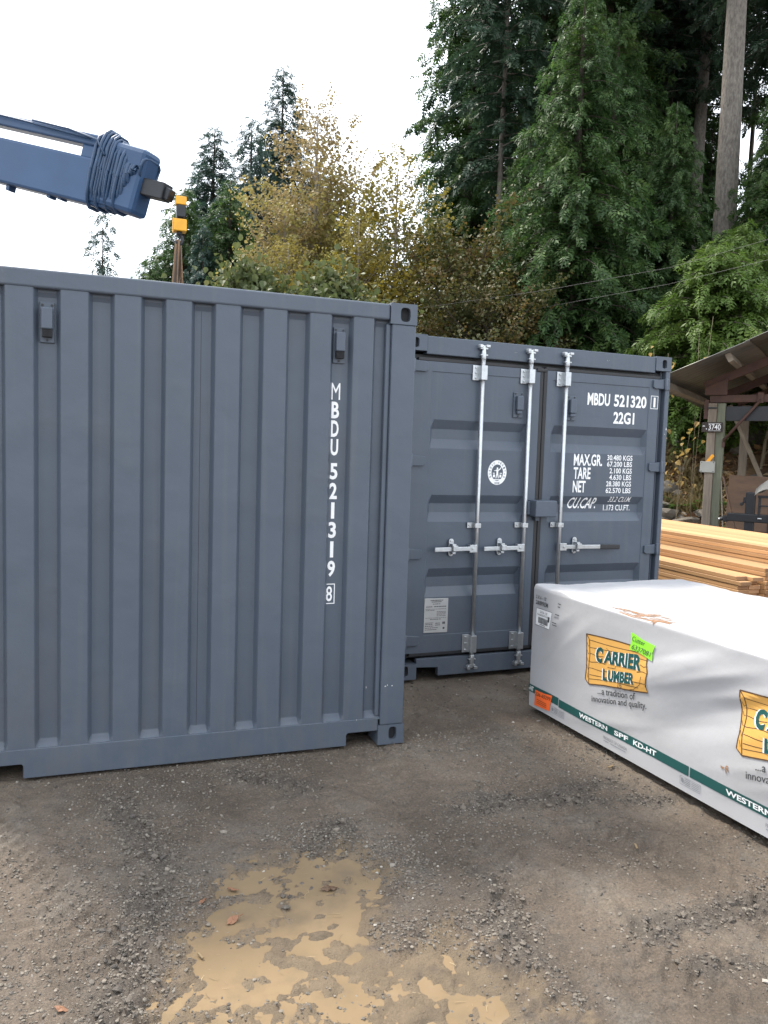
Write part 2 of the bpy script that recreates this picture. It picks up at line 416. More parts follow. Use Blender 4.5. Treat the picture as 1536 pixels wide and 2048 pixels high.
def gz(x, y, fine=True):
    x = np.asarray(x, float); y = np.asarray(y, float)
    z = hill(x, y) - .008
    if fine:
        dcam = np.hypot(x - CAM.x, y - CAM.y)
        near = 1 - sst(9, 14, dcam)
        sd = poly_sd(x, y, PUD) + fbm(x, y, .22, 4, 3) * .16
        dep = sst(-.16, .14, sd) * (.036 - .055 * np.clip(fbm(x, y, .10, 4, 8, .65) - .12, -.03, .22))
        bd = band(x, y)
        rough = fbm(x, y, .06, 3, 11, .6) * .015 + fbm(x, y, .03, 2, 13, .6) * .008 * sst(-.15, .2, fbm(x, y, .4, 3, 15)) + fbm(x, y, .9, 4, 23) * .018
        ridg = np.abs(fbm(x, y, .12, 3, 31)) * 2
        clod = bd * (.030 * (.35 - ridg).clip(-.3, .35) + fbm(x, y, .035, 3, 41, .7) * .022 + .004)
        for (ax_, ay_), (bx_, by_), wd_ in TRACKS:
            ex, ey = bx_ - ax_, by_ - ay_; L_ = math.hypot(ex, ey); ex /= L_; ey /= L_
            al = (x - ax_) * ex + (y - ay_) * ey; ac = (x - ax_) * -ey + (y - ay_) * ex + fbm(x, y, .8, 2, 181) * .08
            inside = (1 - sst(wd_ * .8, wd_ * 1.05, np.abs(ac))) * sst(-.2, .2, al) * (1 - sst(L_ - .3, L_ + .1, al))
            lug = sst(-.25, .25, np.sin(2 * math.pi * (al + np.abs(ac) * .5) / .085))
            rim_ = np.exp(-((np.abs(ac) - wd_ * 1.15) / .035) ** 2) * sst(-.2, .2, al) * (1 - sst(L_ - .3, L_ + .1, al))
            z = z + near * (inside * (-.009 + .012 * lug * sst(-.25, .1, fbm(x, y, .35, 3, 183))) + rim_ * .008 * (1 + 2 * fbm(x, y, .08, 2, 185)))
        lumps = np.clip(fbm(x, y, .30, 3, 51) - .08, 0, 1) * .05 * fbm(x, y, .05, 2, 61)
        z = z + near * (np.minimum(rough + clod + lumps, .02) - dep + sst(-.3, -.05, sd) * (1 - sst(-.05, .1, sd)) * fbm(x, y, .05, 3, 71, .6) * .02)
        z = z + (1 - near) * fbm(x, y, 1.4, 4, 81) * .06 * sst(9, 16, dcam)
        # keep the soil under the steel
        ca = (x > -2.5) & (x < .05) & (y > -.02) & (y < 6.1)
        cb = (x > .33) & (x < 3.0) & (y > 1.05) & (y < 7.4)
        cp = (x > 1.0) & (x < 2.6) & (y > -3.4) & (y < .5)
        z = np.where(ca | cb | cp, np.minimum(z, -.006), z)
    return z

def gz1(x, y):
    return float(gz(np.array([x]), np.array([y]))[0])

# ------------------------------------------------------------------ ground material
def ground_mat():
    m = bpy.data.materials.new('packed_gravel_soil'); m.use_nodes = True
    nt = m.node_tree; b = nt.nodes['Principled BSDF']
    tc = nt.nodes.new('ShaderNodeTexCoord')
    def noise(sc, det=6, ro=.6):
        n = nt.nodes.new('ShaderNodeTexNoise'); n.inputs['Scale'].default_value = sc; n.inputs['Detail'].default_value = det; n.inputs['Roughness'].default_value = ro
        lk(nt, tc.outputs['Object'], n.inputs['Vector']); return n.outputs[0]
    def ramp(src, pts):
        r = nt.nodes.new('ShaderNodeValToRGB'); el = r.color_ramp.elements
        for i, (p, c) in enumerate(pts):
            e = el[i] if i < 2 else el.new(p)
            e.position = p; e.color = (*c, 1) if len(c) == 3 else c
        lk(nt, src, r.inputs[0]); return r.outputs[0]
    def mx(f, a, c, typ='MIX'):
        q = nt.nodes.new('ShaderNodeMix'); q.data_type = 'RGBA'; q.blend_type = typ
        if isinstance(f, float): q.inputs[0].default_value = f
        else: lk(nt, f, q.inputs[0])
        for i, s in ((6, a), (7, c)):
            if isinstance(s, tuple): q.inputs[i].default_value = (*s, 1)
            else: lk(nt, s, q.inputs[i])
        return q.outputs[2]
    base = ramp(noise(1.1, 8), [(.32, (.084, .066, .051)), (.5, (.136, .108, .084)), (.68, (.200, .161, .123))])
    fine = ramp(noise(95, 5, .7), [(.3, (.45, .45, .46)), (.55, (1, 1, 1)), (.75, (1.5, 1.48, 1.42))])
    c = mx(.8, base, fine, 'MULTIPLY')
    grav = ramp(noise(2.3, 6, .7), [(.5, (0, 0, 0)), (.62, (1, 1, 1))])
    gcol = ramp(noise(60, 4, .7), [(.35, (.070, .066, .060)), (.55, (.15, .14, .125)), (.75, (.26, .245, .215))])
    gf = nt.nodes.new('ShaderNodeMath'); gf.operation = 'MULTIPLY'; gf.inputs[1].default_value = .35
    lk(nt, grav, gf.inputs[0])
    c = mx(gf.outputs[0], c, gcol)
    at = nt.nodes.new('ShaderNodeAttribute'); at.attribute_name = 'silt'
    c = mx(at.outputs['Fac'], c, ramp(noise(9, 5), [(.3, (.135, .103, .070)), (.7, (.20, .150, .098))]))
    a3 = nt.nodes.new('ShaderNodeAttribute'); a3.attribute_name = 'clod'
    c = mx(a3.outputs['Fac'], c, mx(.8, ramp(noise(30, 4), [(.3, (.066, .057, .049)), (.7, (.115, .098, .082))]), fine, 'MULTIPLY'))
    a2 = nt.nodes.new('ShaderNodeAttribute'); a2.attribute_name = 'woods'
    c = mx(a2.outputs['Fac'], c, ramp(noise(3, 7, .7), [(.3, (.05, .032, .02)), (.5, (.12, .075, .04)), (.7, (.22, .14, .065))]))
    lk(nt, c, b.inputs['Base Color'])
    b.inputs['Roughness'].default_value = .82
    b.inputs['Specular IOR Level'].default_value = .3
    n1 = nt.nodes.new('ShaderNodeBump'); n1.inputs['Strength'].default_value = .9; n1.inputs['Distance'].default_value = .014
    lk(nt, noise(70, 6, .75), n1.inputs['Height'])
    v = nt.nodes.new('ShaderNodeTexVoronoi'); v.inputs['Scale'].default_value = 120
    lk(nt, tc.outputs['Object'], v.inputs['Vector'])
    n2 = nt.nodes.new('ShaderNodeBump'); n2.inputs['Strength'].default_value = .35; n2.inputs['Distance'].default_value = .004
    lk(nt, v.outputs['Distance'], n2.inputs['Height']); lk(nt, n1.outputs[0], n2.inputs['Normal'])
    lk(nt, n2.outputs[0], b.inputs['Normal'])
    return m
M['ground'] = ground_mat()

def axis(fine0, fine1, step, lo, hi):
    a = list(np.arange(fine0, fine1 + step / 2, step))
    p, d = a[-1], step
    while p < hi:
        d = min(d * 1.13, 60) if p > fine1 + 40 else min(d * 1.13, .55); p += d; a.append(p)
    p, d = a[0], step; pre = []
    while p > lo:
        d = min(d * 1.16, 60); p -= d; pre.append(p)
    return np.array(pre[::-1] + a)

gx = axis(-2.7, 1.5, .0125, -700, 900)
gy = axis(-2.75, .5, .0125, -700, 900)
GX, GY = np.meshgrid(gx, gy)
GZ = gz(GX, GY)
nx, ny = len(gx), len(gy)
idx = np.arange(nx * ny).reshape(ny, nx)
Fq = np.stack([idx[:-1, :-1], idx[:-1, 1:], idx[1:, 1:], idx[1:, :-1]], -1).reshape(-1, 4)
ground = np_mesh('ground', np.stack([GX, GY, GZ], -1), Fq, M['ground'], smooth=True)
tag(ground, kind='structure')
_sd = poly_sd(GX, GY, PUD) + fbm(GX, GY, .22, 4, 3) * .16
silt = sst(-.13, .05, _sd + fbm(GX, GY, .06, 4, 91, .75) * .20) * .92
for nm, arr in (('silt', silt), ('clod', np.clip(band(GX, GY) * 1.3 - .25 + fbm(GX, GY, .07, 3, 93, .7) * .9, 0, 1) * .8 * (1 - silt)),
                ('woods', sst(.05, .5, hill(GX, GY)) * .95)):
    at = ground.data.attributes.new(nm, 'FLOAT', 'POINT')
    at.data.foreach_set('value', arr.astype(np.float32).ravel())

# muddy water standing in the hollow: its shoreline is where the soil rises through it
def water_mat():
    m = mat('muddy_water', (.205, .148, .088), .16, var=.14, vscale=3.5, bump=.05, bscale=14, dirt=(.138, .106, .071), dscale=4.5, damt=.9, spec=.4)
    return m
M['water'] = water_mat()
def _pud():
    xs = np.arange(-1.75, -.15, .02); ys = np.arange(-2.9, -.9, .02)
    X, Y = np.meshgrid(xs, ys)
    Z = np.full(X.shape, -.0335) + fbm(X, Y, .12, 3, 77) * .004
    i = np.arange(X.size).reshape(X.shape)
    F = np.stack([i[:-1, :-1], i[:-1, 1:], i[1:, 1:], i[1:, :-1]], -1).reshape(-1, 4)
    sd = poly_sd(X, Y, PUD).ravel()
    F = F[(sd[F].max(1) > -.14)]
    o = np_mesh('puddle', np.stack([X, Y, Z], -1), F, M['water'], smooth=True)
    tag(o, 'shallow puddle of tan muddy water in the gravel yard', kind='structure')
_pud()

# ------------------------------------------------------------------ lettering: flat print cut to follow its surface
_txt_cache = {}
def text2d(s, bold=0.0, shear=0.0):
    key = (s, bold, shear)
    if key not in _txt_cache:
        cu = bpy.data.curves.new('t', 'FONT')
        cu.body = s; cu.resolution_u = 3; cu.offset = bold; cu.shear = shear; cu.size = 1
        ob = bpy.data.objects.new('t', cu); COL.objects.link(ob)
        dg = bpy.context.evaluated_depsgraph_get()
        me = bpy.data.meshes.new_from_object(ob.evaluated_get(dg))
        v = np.array([p.co[:2] for p in me.vertices]); f = [tuple(p.vertices) for p in me.polygons]
        bpy.data.objects.remove(ob); bpy.data.meshes.remove(me); bpy.data.curves.remove(cu)
        lo, hi = v.min(0), v.max(0)
        _txt_cache[key] = ((v - lo) / (hi - lo), f)
    return _txt_cache[key]

class Flat:
    """flat shapes in (u,z), mapped on to a surface by fn(u,z) -> (x,y,z)"""
    def __init__(s): s.v, s.f = [], []
    def add(s, v, f):
        n = len(s.v); s.v += [tuple(p) for p in v]; s.f += [tuple(n + i for i in q) for q in f]; return s
    def text(s, t, x0, x1, z0, z1, bold=0.0, shear=0.0):
        return s.text_quad(t, (x0, z0), (x1, z0), (x1, z1), (x0, z1), bold, shear)
    def text_quad(s, t, bl, br, tr, tl, bold=0.0, shear=0.0):
        v, f = text2d(t, bold, shear)
        a, b = v[:, :1], v[:, 1:]
        bl, br, tr, tl = map(np.array, (bl, br, tr, tl))
        return s.add(bl * (1 - a) * (1 - b) + br * a * (1 - b) + tr * a * b + tl * (1 - a) * b, f)
    def poly(s, pts): return s.add(pts, [tuple(range(len(pts)))])
    def rect(s, x0, x1, z0, z1): return s.poly([(x0, z0), (x1, z0), (x1, z1), (x0, z1)])
    def frame(s, x0, x1, z0, z1, t):
        return s.rect(x0, x1, z0, z0 + t).rect(x0, x1, z1 - t, z1).rect(x0, x0 + t, z0 + t, z1 - t).rect(x1 - t, x1, z0 + t, z1 - t)
    def stroke(s, pts, wd):
        p = np.array(pts, float); n = len(p)
        d = np.gradient(p, axis=0); d /= np.linalg.norm(d, axis=1)[:, None] + 1e-9
        nn = np.stack([-d[:, 1], d[:, 0]], 1) * wd / 2
        v = np.concatenate([p - nn, p + nn])
        return s.add(v, [(i, i + 1, n + i + 1, n + i) for i in range(n - 1)])
    def build(s, name, m, parent, fn, cut=0.0, kinks=()):
        bm = bmesh.new()
        vs = [bm.verts.new((u, 0, z)) for u, z in s.v]
        for q in s.f:
            try: bm.faces.new([vs[i] for i in q])
            except ValueError: pass
        if cut:
            a = np.array(s.v); lo, hi = a.min(0), a.max(0)
            for ax, nrm in ((0, (1, 0, 0)), (1, (0, 0, 1))):
                t = math.ceil(lo[ax] / cut) * cut
                while t < hi[ax]:
                    g = bm.verts[:] + bm.edges[:] + bm.faces[:]
                    bmesh.ops.bisect_plane(bm, geom=g, plane_co=(t, 0, t), plane_no=nrm)
                    t += cut
            for t in kinks:
                if lo[1] < t < hi[1]: bmesh.ops.bisect_plane(bm, geom=bm.verts[:] + bm.edges[:] + bm.faces[:], plane_co=(0, 0, t), plane_no=(0, 0, 1))
        for v in bm.verts: v.co = fn(v.co.x, v.co.z)
        me = bpy.data.meshes.new(name); bm.to_mesh(me); bm.free()
        return finish(name, me, m, parent)

# ------------------------------------------------------------------ shipping containers
LW, LH, LD = 2.438, 2.591, 6.058

def corner_casting(parent, u0, u1, z0, z1, y0, y1, hole, flip=False):
    """hollow cast block; end face at y0 with an oval aperture (cx, cz, w, h)"""
    cx, cz, hw, hh = hole
    n = 28
    mb = MB()
    ring, oval, inner = [], [], []
    hx0, hx1, hz0, hz1 = u0 - cx, u1 - cx, z0 - cz, z1 - cz
    for k in range(n):
        t = 2 * math.pi * (k + .5) / n
        c, s_ = math.cos(t), math.sin(t)
        q = min((hx1 if c > 0 else hx0) / c if abs(c) > 1e-6 else 1e9, (hz1 if s_ > 0 else hz0) / s_ if abs(s_) > 1e-6 else 1e9)
        ring.append((cx + c * q, y0, cz + s_ * q))
        e = .62
        ox = math.copysign(abs(c) ** e, c) * hw / 2; oz = math.copysign(abs(s_) ** e, s_) * hh / 2
        oval.append((cx + ox, y0, cz + oz)); inner.append((cx + ox, y0 + (.028 if y1 > y0 else -.028), cz + oz))
    # rectangle corners join in
    fs = []
    for k in range(n):
        j = (k + 1) % n
        fs.append((k, j, n + j, n + k)); fs.append((n + k, n + j, 2 * n + j, 2 * n + k))
    mb.add(ring + oval + inner, fs)
    for cu, cz_ in ((u0, z0), (u1, z0), (u1, z1), (u0, z1)):          # fill the four corner triangles
        best = sorted(range(n), key=lambda k: (ring[k][0] - cu) ** 2 + (ring[k][2] - cz_) ** 2)[:2]
        mb.add([ring[best[0]], ring[best[1]], (cu, y0, cz_)], [(0, 1, 2)])
    mb.add([(u0, y0, z0), (u1, y0, z0), (u1, y1, z0), (u0, y1, z0), (u0, y0, z1), (u1, y0, z1), (u1, y1, z1), (u0, y1, z1)],
           [(0, 3, 2, 1), (4, 5, 6, 7), (1, 2, 6, 5), (2, 3, 7, 6), (3, 0, 4, 7)])
    me_ = mb.build('corner_casting', M['paint'], parent)
    bm = bmesh.new(); bm.from_mesh(me_.data)
    bmesh.ops.remove_doubles(bm, verts=bm.verts, dist=.0004)
    bmesh.ops.recalc_face_normals(bm, faces=bm.faces); bm.to_mesh(me_.data); bm.free()
    sg = 1 if y1 > y0 else -1
    d = MB().box(u0 + .012, u1 - .012, min(y0 + sg * .03, y1 - sg * .012), max(y0 + sg * .03, y1 - sg * .012), z0 + .012, z1 - .012)
    d.build('casting_cavity', M['dark'], me_)
    return me_

def press(stops_u, fu, stops_z, gz_, y0, depth):
    """pressed sheet: grid of u by z, pushed back by depth*f(u)*g(z)"""
    vs = [(u, y0 + depth * a * b, z) for z, b in zip(stops_z, gz_) for u, a in zip(stops_u, fu)]
    n = len(stops_u)
    fs = [(j * n + i, j * n + i + 1, (j + 1) * n + i + 1, (j + 1) * n + i) for j in range(len(stops_z) - 1) for i in range(n - 1)]
    return MB().add(vs, fs)

def container(name, label, loc, rz, doors):
    t = thing(name, label, 'container', loc, rz)
    P = M['paint']
    # castings, near end (y=0) and far end
    for u0, u1, sgn in ((-LW, -LW + .162, -1), (-.162, 0, 1)):
        for z0, z1, hole in ((0, .118, (None, .066, .05, .078)), (LH - .118, LH, (None, 2.529, .06, .080))):
            cxx = (u0 + .092) if sgn > 0 else (u0 + .07)
            if z0 > 1: cxx = (u0 + .09) if sgn > 0 else (u0 + .072)
            if doors and z0 > 1: hole = (None, 2.53, .048, .072)
            corner_casting(t, u0, u1, z0, z1, 0, .178, (cxx,) + hole[1:])
            corner_casting(t, u0, u1, z0, z1, LD, LD - .178, (cxx,) + hole[1:])
    # posts
    pw = .150 if not doors else .048
    for side in (0, 1):
        a, b = (-pw, -.002) if side else (-LW + .002, -LW + pw)
        mb = MB().box(a, b, .004, .17, .118, LH - .118)
        if not doors:
            c = (-pw - .030, -pw) if side else (-LW + pw, -LW + pw + .030)
            mb.box(c[0], c[1], .022, .12, .168, LH - .118)
        else:
            c = (-pw - .052, -pw) if side else (-LW + pw, -LW + pw + .052)
            mb.box(c[0], c[1], .095, .16, .118, LH - .118)
            c = (-pw - .018, -pw) if side else (-LW + pw, -LW + pw + .018)
            mb.box(c[0], c[1], .050, .095, .118, LH - .118)
        mb.build('corner_post', P, t, bev=.008)
        a, b = (-.15, -.002) if side else (-LW + .002, -LW + .15)
        MB().box(a, b, LD - .17, LD - .004, .118, LH - .118).build('corner_post', P, t, bev=.008)
    # side walls, corrugated, and rails along the sides
    for side in (0, 1):
        xs, fs_ = [], []
        y = .17; k = 0
        while y < LD - .30:
            xs += [y, y + .072, y + .14, y + .21]; fs_ += [0, 0, 1, 1]; y += .278
        xs.append(LD - .17); fs_.append(0)
        zs = [.15, .175, 2.46, 2.49]
        mb = MB()
        n = len(xs); x0, dp = (-.01, -.036) if side else (-LW + .01, .036)
        mb.add([(x0 + dp * f * g, yy, z) for z, g in zip(zs, (0, 1, 1, 0)) for yy, f in zip(xs, fs_)],
               [(j * n + i, j * n + i + 1, (j + 1) * n + i + 1, (j + 1) * n + i) for j in range(3) for i in range(n - 1)])
        mb.build('side_wall', P, t)
        a, b = (-.060, -.006) if side else (-LW + .006, -LW + .060)
        MB().box(a, b, .178, LD - .178, 2.49, 2.575).build('side_rail', P, t, bev=.006)
        MB().box(a, b, .178, LD - .178, .0125, .15).build('side_rail', P, t, bev=.006)
    # roof, floor, far end
    xs, f_ = [-LW + .05], [0]
    n = 28
    ys = np.linspace(.12, LD - .12, n * 2 + 2)
    mb = MB()
    vs = []
    for i, yy in enumerate(ys):
        h = 2.570 if (i // 2) % 2 else 2.555
        vs += [(-LW + .05, yy, h), (-.05, yy, h)]
    mb.add(vs, [(2 * i, 2 * i + 1, 2 * i + 3, 2 * i + 2) for i in range(len(ys) - 1)])
    mb.build('roof', P, t)
    MB().box(-LW + .07, -.07, .14, LD - .14, .13, .158).build('floor', M['dark'], t)
    MB().box(-LW + .15, -.15, LD - .05, LD - .02, .15, 2.49).build('end_wall', P, t)
    MB().box(-LW + .162, -.162, LD - .1, LD - .006, .02, .15).build('bottom_rail', P, t, bev=.005)
    MB().box(-LW + .162, -.162, LD - .1, LD - .006, 2.49, 2.585).build('top_rail', P, t, bev=.005)
    return t

def bolt(mb, u, y, z, r=.008, h=.006, n=8):
    mb.tube([(u, y, z), (u, y - h, z)], r, n, smooth=False)

# ---- the nearer container: front wall towards the camera
A = container('shipping_container', 'nearer slate grey container with vertical white number MBDU 521319 8 on its ribbed end', (0, 0, 0), 0, False)
mb = MB().box(-LW + .162, -.162, .006, .07, 2.492, 2.584)
mb.build('top_rail', M['paint'], A, bev=.012, seg=3)
NW = .195
poly = [(-LW + .162 + NW, .0125), (-.162 - NW, .0125), (-.162 - NW, .075), (-.162 - NW + .010, .088), (-.1625, .088), (-.1625, .165),
        (-LW + .1625, .165), (-LW + .1625, .088), (-LW + .162 + NW - .010, .088), (-LW + .162 + NW, .075)]
MB().prism(poly, .006, .02).build('bottom_rail', M['paint'], A, bev=.003)
for s_ in (0, 1):                                  # turned lip round the fork notch
    lip = MB()
    e = -.162 - NW if s_ else -LW + .162 + NW
    k = 1 if s_ else -1
    lip.box(min(e + .004 * k, e - .004 * k), max(e + .004 * k, e - .004 * k), .0205, .16, .013, .08)
    lip.box(min(e + k * .012, e + k * NW), max(e + k * .012, e + k * NW), .0205, .16, .086, .0925)
    lip.build('notch_lip', M['paint'], A)
# ribs of the pressed wall, as (outer start, outer end) with sloped flanks
us, fu = [], []
ribs = [(-2.290, -2.170), (-2.039 - .0, -2.039)]
edges = []
u = -2.283
pitch = 0.2535
centers = [-.563 - i * pitch for i in range(8)]    # centres of the proud ribs left of the right-hand vent
proud = [(-.376, -.258)] + [(c - .064, c + .064) for c in [-.636, -.889, -1.143, -1.397, -1.650, -1.903, -2.102]]
proud = sorted([(-.376, -.258), (-.628, -.508), (-.885, -.760), (-1.142, -1.014), (-1.396, -1.268), (-1.650, -1.522), (-1.904, -1.776), (-2.156, -2.030)])
us = [-LW + .15]; fu = [1.0]
for a, b in proud:
    us += [a - .020, a, b, b + .020]; fu += [1, 0, 0, 1]
us += [-.15]; fu += [1]
wall = press(us, fu, [.155, .166, .196, 2.455, 2.478, 2.5], [0, .25, 1, 1, .8, .8], .012, .042)
wall.build('end_wall', M['paint'], A, bev=.005, seg=2)
seam = Flat().rect(-1.215, -1.213, .196, 2.455)
seam.build('weld_seam', M['gasket'], A, lambda u, z: (u, .0532, z))
for uc in (-.452, -1.968):
    v = MB()
    v.box(uc - .034, uc + .034, .042, .0545, 2.232, 2.432)
    v = v.build('vent', M['paint'], A, bev=.003)
    MB().box(uc - .026, uc + .027, .006, .0415, 2.296, 2.402).build('vent_hood', M['paint'], v, bev=.006)
    MB().box(uc - .022, uc + .023, .014, .0415, 2.258, 2.2955).build('vent_slot', M['dark'], v)
    fins = MB()
    for k in range(9):
        fins.box(uc - .021 + k * .0053, uc - .0195 + k * .0053, .011, .0135, 2.259, 2.295)
    fins.build('vent_grille', M['gasket'], v)
    for du, z in ((-.022, 2.417), (.022, 2.417), (0, 2.244)):
        sc = MB(); bolt(sc, uc + du, .0425, z, .0055, .005); sc.build('screw', M['blacksteel'], v)
# vertical number
for k, ch in enumerate('MBDU 521319'):
    if ch == ' ': continue
    zt = 2.122 - k * .1055 - (.0 if k < 4 else -.0)
    if k > 4: zt = 1.668 - (k - 5) * .1125
    w_ = .052 if ch == 'M' else (.02 if ch == '1' else .045)
    Flat().text(ch, -.462 - w_ / 2, -.462 + w_ / 2, zt - .094, zt, .0 if ch == 'M' else .03).build('letter', M['white'], A, lambda u, z: (u, .0528, z))
Flat().text('8', -.489, -.453, .868, .956, .012).build('letter', M['white'], A, lambda u, z: (u, .0528, z))
Flat().frame(-.506, -.437, .853, .971, .005).build('number_frame', M['white'], A, lambda u, z: (u, .0528, z))
for u, z, w_, h in ((-.128, .352, .010, .006), (-.112, .356, .004, .010), (-.085, .352, .008, .006), (-.245, .35, .003, .014), (-.30, .163, .006, .004)):
    Flat().poly([(u, z), (u + w_, z + h * .2), (u + w_ * .8, z + h), (u + w_ * .1, z + h * .8)]).build('paint_chip', M['chip'], A, lambda u, z: (u, .0032, z))

# ---- the farther container: doors towards the camera
BLOC = (2.8111, 1.2234, .022); BRZ = .0402
B = container('shipping_container', 'farther slate grey container with galvanised door rods and white capacity figures on its doors', BLOC, BRZ, True)
P = M['paint']
MB().box(-LW + .162, -.162, .006, .09, 2.452, 2.584).build('door_header', P, B, bev=.006)
poly = [(-LW + .162 + .185, .0125), (-.162 - .185, .0125), (-.162 - .185, .078), (-.1625, .088), (-.1625, .154), (-LW + .1625, .154), (-LW + .1625, .088), (-LW + .162 + .185, .078)]
MB().prism(poly, .006, .05).build('door_sill', P, B, bev=.004)
MB().box(-LW + .05, -.05, .064, .09, .154, 2.452).build('door_gasket', M['gasket'], B)
zs = [.198, .332, .334, .625, .700, .777, .846, 1.204, 1.274, 1.342, 1.408, 1.760, 1.830, 1.906, 1.975, 2.327, 2.329, 2.402]
gg = [0, 0, .12, .12, 1, 1, .12, .12, 1, 1, .12, .12, 1, 1, .12, .12, 0, 0]
def bracket(parent, ur, zlo, zhi, rod_r=.017, side=-1):
    m = MB()
    m.box(ur - .075 if side < 0 else ur + .018, ur - .018 if side < 0 else ur + .075, .002, .0105, zlo, zhi)
    m.box(ur - .026, ur + .026, -.046, .010, zlo + .003, zhi - .003)
    b_ = MB()
    for z in (zlo + .02, (zlo + zhi) / 2, zhi - .02):
        bolt(m, ur + side * .048, .004, z, .010, .010)
    return m.build('rod_bracket', M['zinc'], parent, bev=.005)
def locking_rod(door, ur, handle):
    """vertical rod with its cams, brackets, guide and handle, all children of the door"""
    MB().tube([(ur, -.020, .09), (ur, -.020, 2.515)], .0165, 14).build('locking_rod', M['zinc'], door)
    bracket(door, ur, 2.283, 2.398); bracket(door, ur, .182, .323)
    m = MB().box(ur - .072, ur + .004, .001, .010, 1.157, 1.198).box(ur - .025, ur + .025, -.041, -.008, 1.160, 1.195)
    bolt(m, ur - .052, .001, 1.178, .010, .008); bolt(m, ur + .016, -.041, 1.178, .005, .004)
    m.build('rod_guide', M['zinc'], door, bev=.004)
    for z, d in ((2.515, 1), (.09, -1)):
        m = MB()
        m.tube([(ur, -.020, z - d * .075), (ur, -.020, z - d * .045), (ur, -.020, z + d * .03)], [.021, .021, .014], 12)
        m.box(ur - .030, ur + .030, -.036, -.004, z - d * .042 - .006, z - d * .042 + .006)
        m.box(ur - .036, ur + .030, -.034, -.006, z + d * .008 - .008, z + d * .008 + .008)
        m.box(ur - .044, ur - .020, -.046, .004, z + d * .022 - .013, z + d * .022 + .013)
        m.box(ur + .016, ur + .046, -.040, .004, z + d * .026 - .010, z + d * .026 + .010)
        m.build('rod_cam', M['zinc'], door, bev=.004)
    d = handle
    u_hub = ur + d * .052
    m = MB()
    m.box(min(ur, u_hub + d * .012), max(ur, u_hub + d * .012), -.043, -.004, .970, 1.030)
    bolt(m, ur + d * .038, -.043, 1.001, .011, .006)
    m.build('handle_hub', M['zinc'], door, bev=.006)
    tip = ur - .362 if d < 0 else -.667
    m = MB().bar((u_hub, -.036, 1.0), (tip, -.040, .997), .012, .034)
    m.build('door_handle', M['zinc'], door, bev=.004)
    if d > 0:
        MB().bar((-.667, -.0405, .997), (-.474, -.043, .993), .018, .040).build('handle_grip', M['grip'], door, bev=.006)
    uc = ur - .205 if d < 0 else ur + .165
    n = 14
    m = MB()
    pl = [(uc + .022 * math.cos(2 * math.pi * k / n), 1.008 + (.046 if math.sin(2 * math.pi * (k + .5) / n) > 0 else -.046) + .022 * math.sin(2 * math.pi * k / n)) for k in range(n)]
    m.prism(pl, -.004, .008)
    m.box(uc - .012, uc + .030, -.066, -.048, .985, 1.028); m.box(uc - .016, uc + .016, -.060, -.002, 1.022, 1.040)
    m.box(uc - .014, uc + .014, -.056, -.002, .962, .978)
    bolt(m, uc, -.004, 1.056, .010, .006); bolt(m, uc, -.004, .960, .010, .006)
    m.build('handle_retainer', M['zinc'], door, bev=.003)
def hinge(door, u0, u1, z, d):
    m = MB()
    m.prism([(u0, z - .028), (u0 + (u1 - u0) * .12, z - .040), (u0 + (u1 - u0) * .7, z - .040), (u1, z - .048), (u1, z + .048), (u0 + (u1 - u0) * .55, z + .040), (u0, z + .030)] if u1 > u0 else
            [(u1, z - .048), (u0 + (u1 - u0) * .7, z - .040), (u0 + (u1 - u0) * .12, z - .040), (u0, z - .028), (u0, z + .030), (u0 + (u1 - u0) * .55, z + .040), (u1, z + .048)], -.004, .014)
    m.tube([(u0 + (u1 - u0) * .72, -.010, z - .05), (u0 + (u1 - u0) * .72, -.010, z + .05)], .013, 10)
    m.build('hinge', P, door, bev=.005)
def door(u0, u1, c0, c1):
    us = [u0, c0, c0 + .004, c0 + .032, c1 - .032, c1 - .004, c1, u1]
    m = MB()
    n = len(us)
    vs = []
    for z, g in zip(zs, gg):
        for i, u in enumerate(us):
            f = (0, 0, 1, 2, 2, 1, 0, 0)[i]
            d = 0 if f == 0 else (min(g, .12) if f == 1 else g)
            vs.append((u, .014 + .042 * d, z))
    m.add(vs, [(j * n + i, j * n + i + 1, (j + 1) * n + i + 1, (j + 1) * n + i) for j in range(len(zs) - 1) for i in range(n - 1)])
    return m.build('door', P, B, bev=.003)
lefty = door(-2.368, -1.283, -2.225, -1.388)
right = door(-1.217, -.104, -1.162, -.204)
for d_, (a, b) in ((lefty, (-1.2835, -1.252)), (right, (-1.248, -1.2165))):
    m = MB().box(a, b, .012, .05, .19, 2.418).build('door_seal', M['gasket'], d_, bev=.006)
m = MB().box(-2.335, -1.27, .016, .05, 2.4025, 2.428).build('door_seal', M['gasket'], lefty, bev=.004)
m = MB().box(-1.23, -.1, .016, .05, 2.4025, 2.428).build('door_seal', M['gasket'], right, bev=.004)
MB().box(-2.335, -1.27, .016, .05, .172, .1975).build('door_seal', M['gasket'], lefty, bev=.004)
MB().box(-1.23, -.1, .016, .05, .172, .1975).build('door_seal', M['gasket'], right, bev=.004)
MB().box(-1.318, -1.226, .004, .022, 2.386, 2.412).build('seal_flap', M['gasket'], lefty, bev=.006)
locking_rod(lefty, -1.815, -1); locking_rod(lefty, -1.393, -1); locking_rod(right, -1.06, 1)
for z in (2.362, 1.664, .962, .30):
    hinge(right, -.178, -.008, z, 1); hinge(lefty, -2.262, -2.43, z, -1)
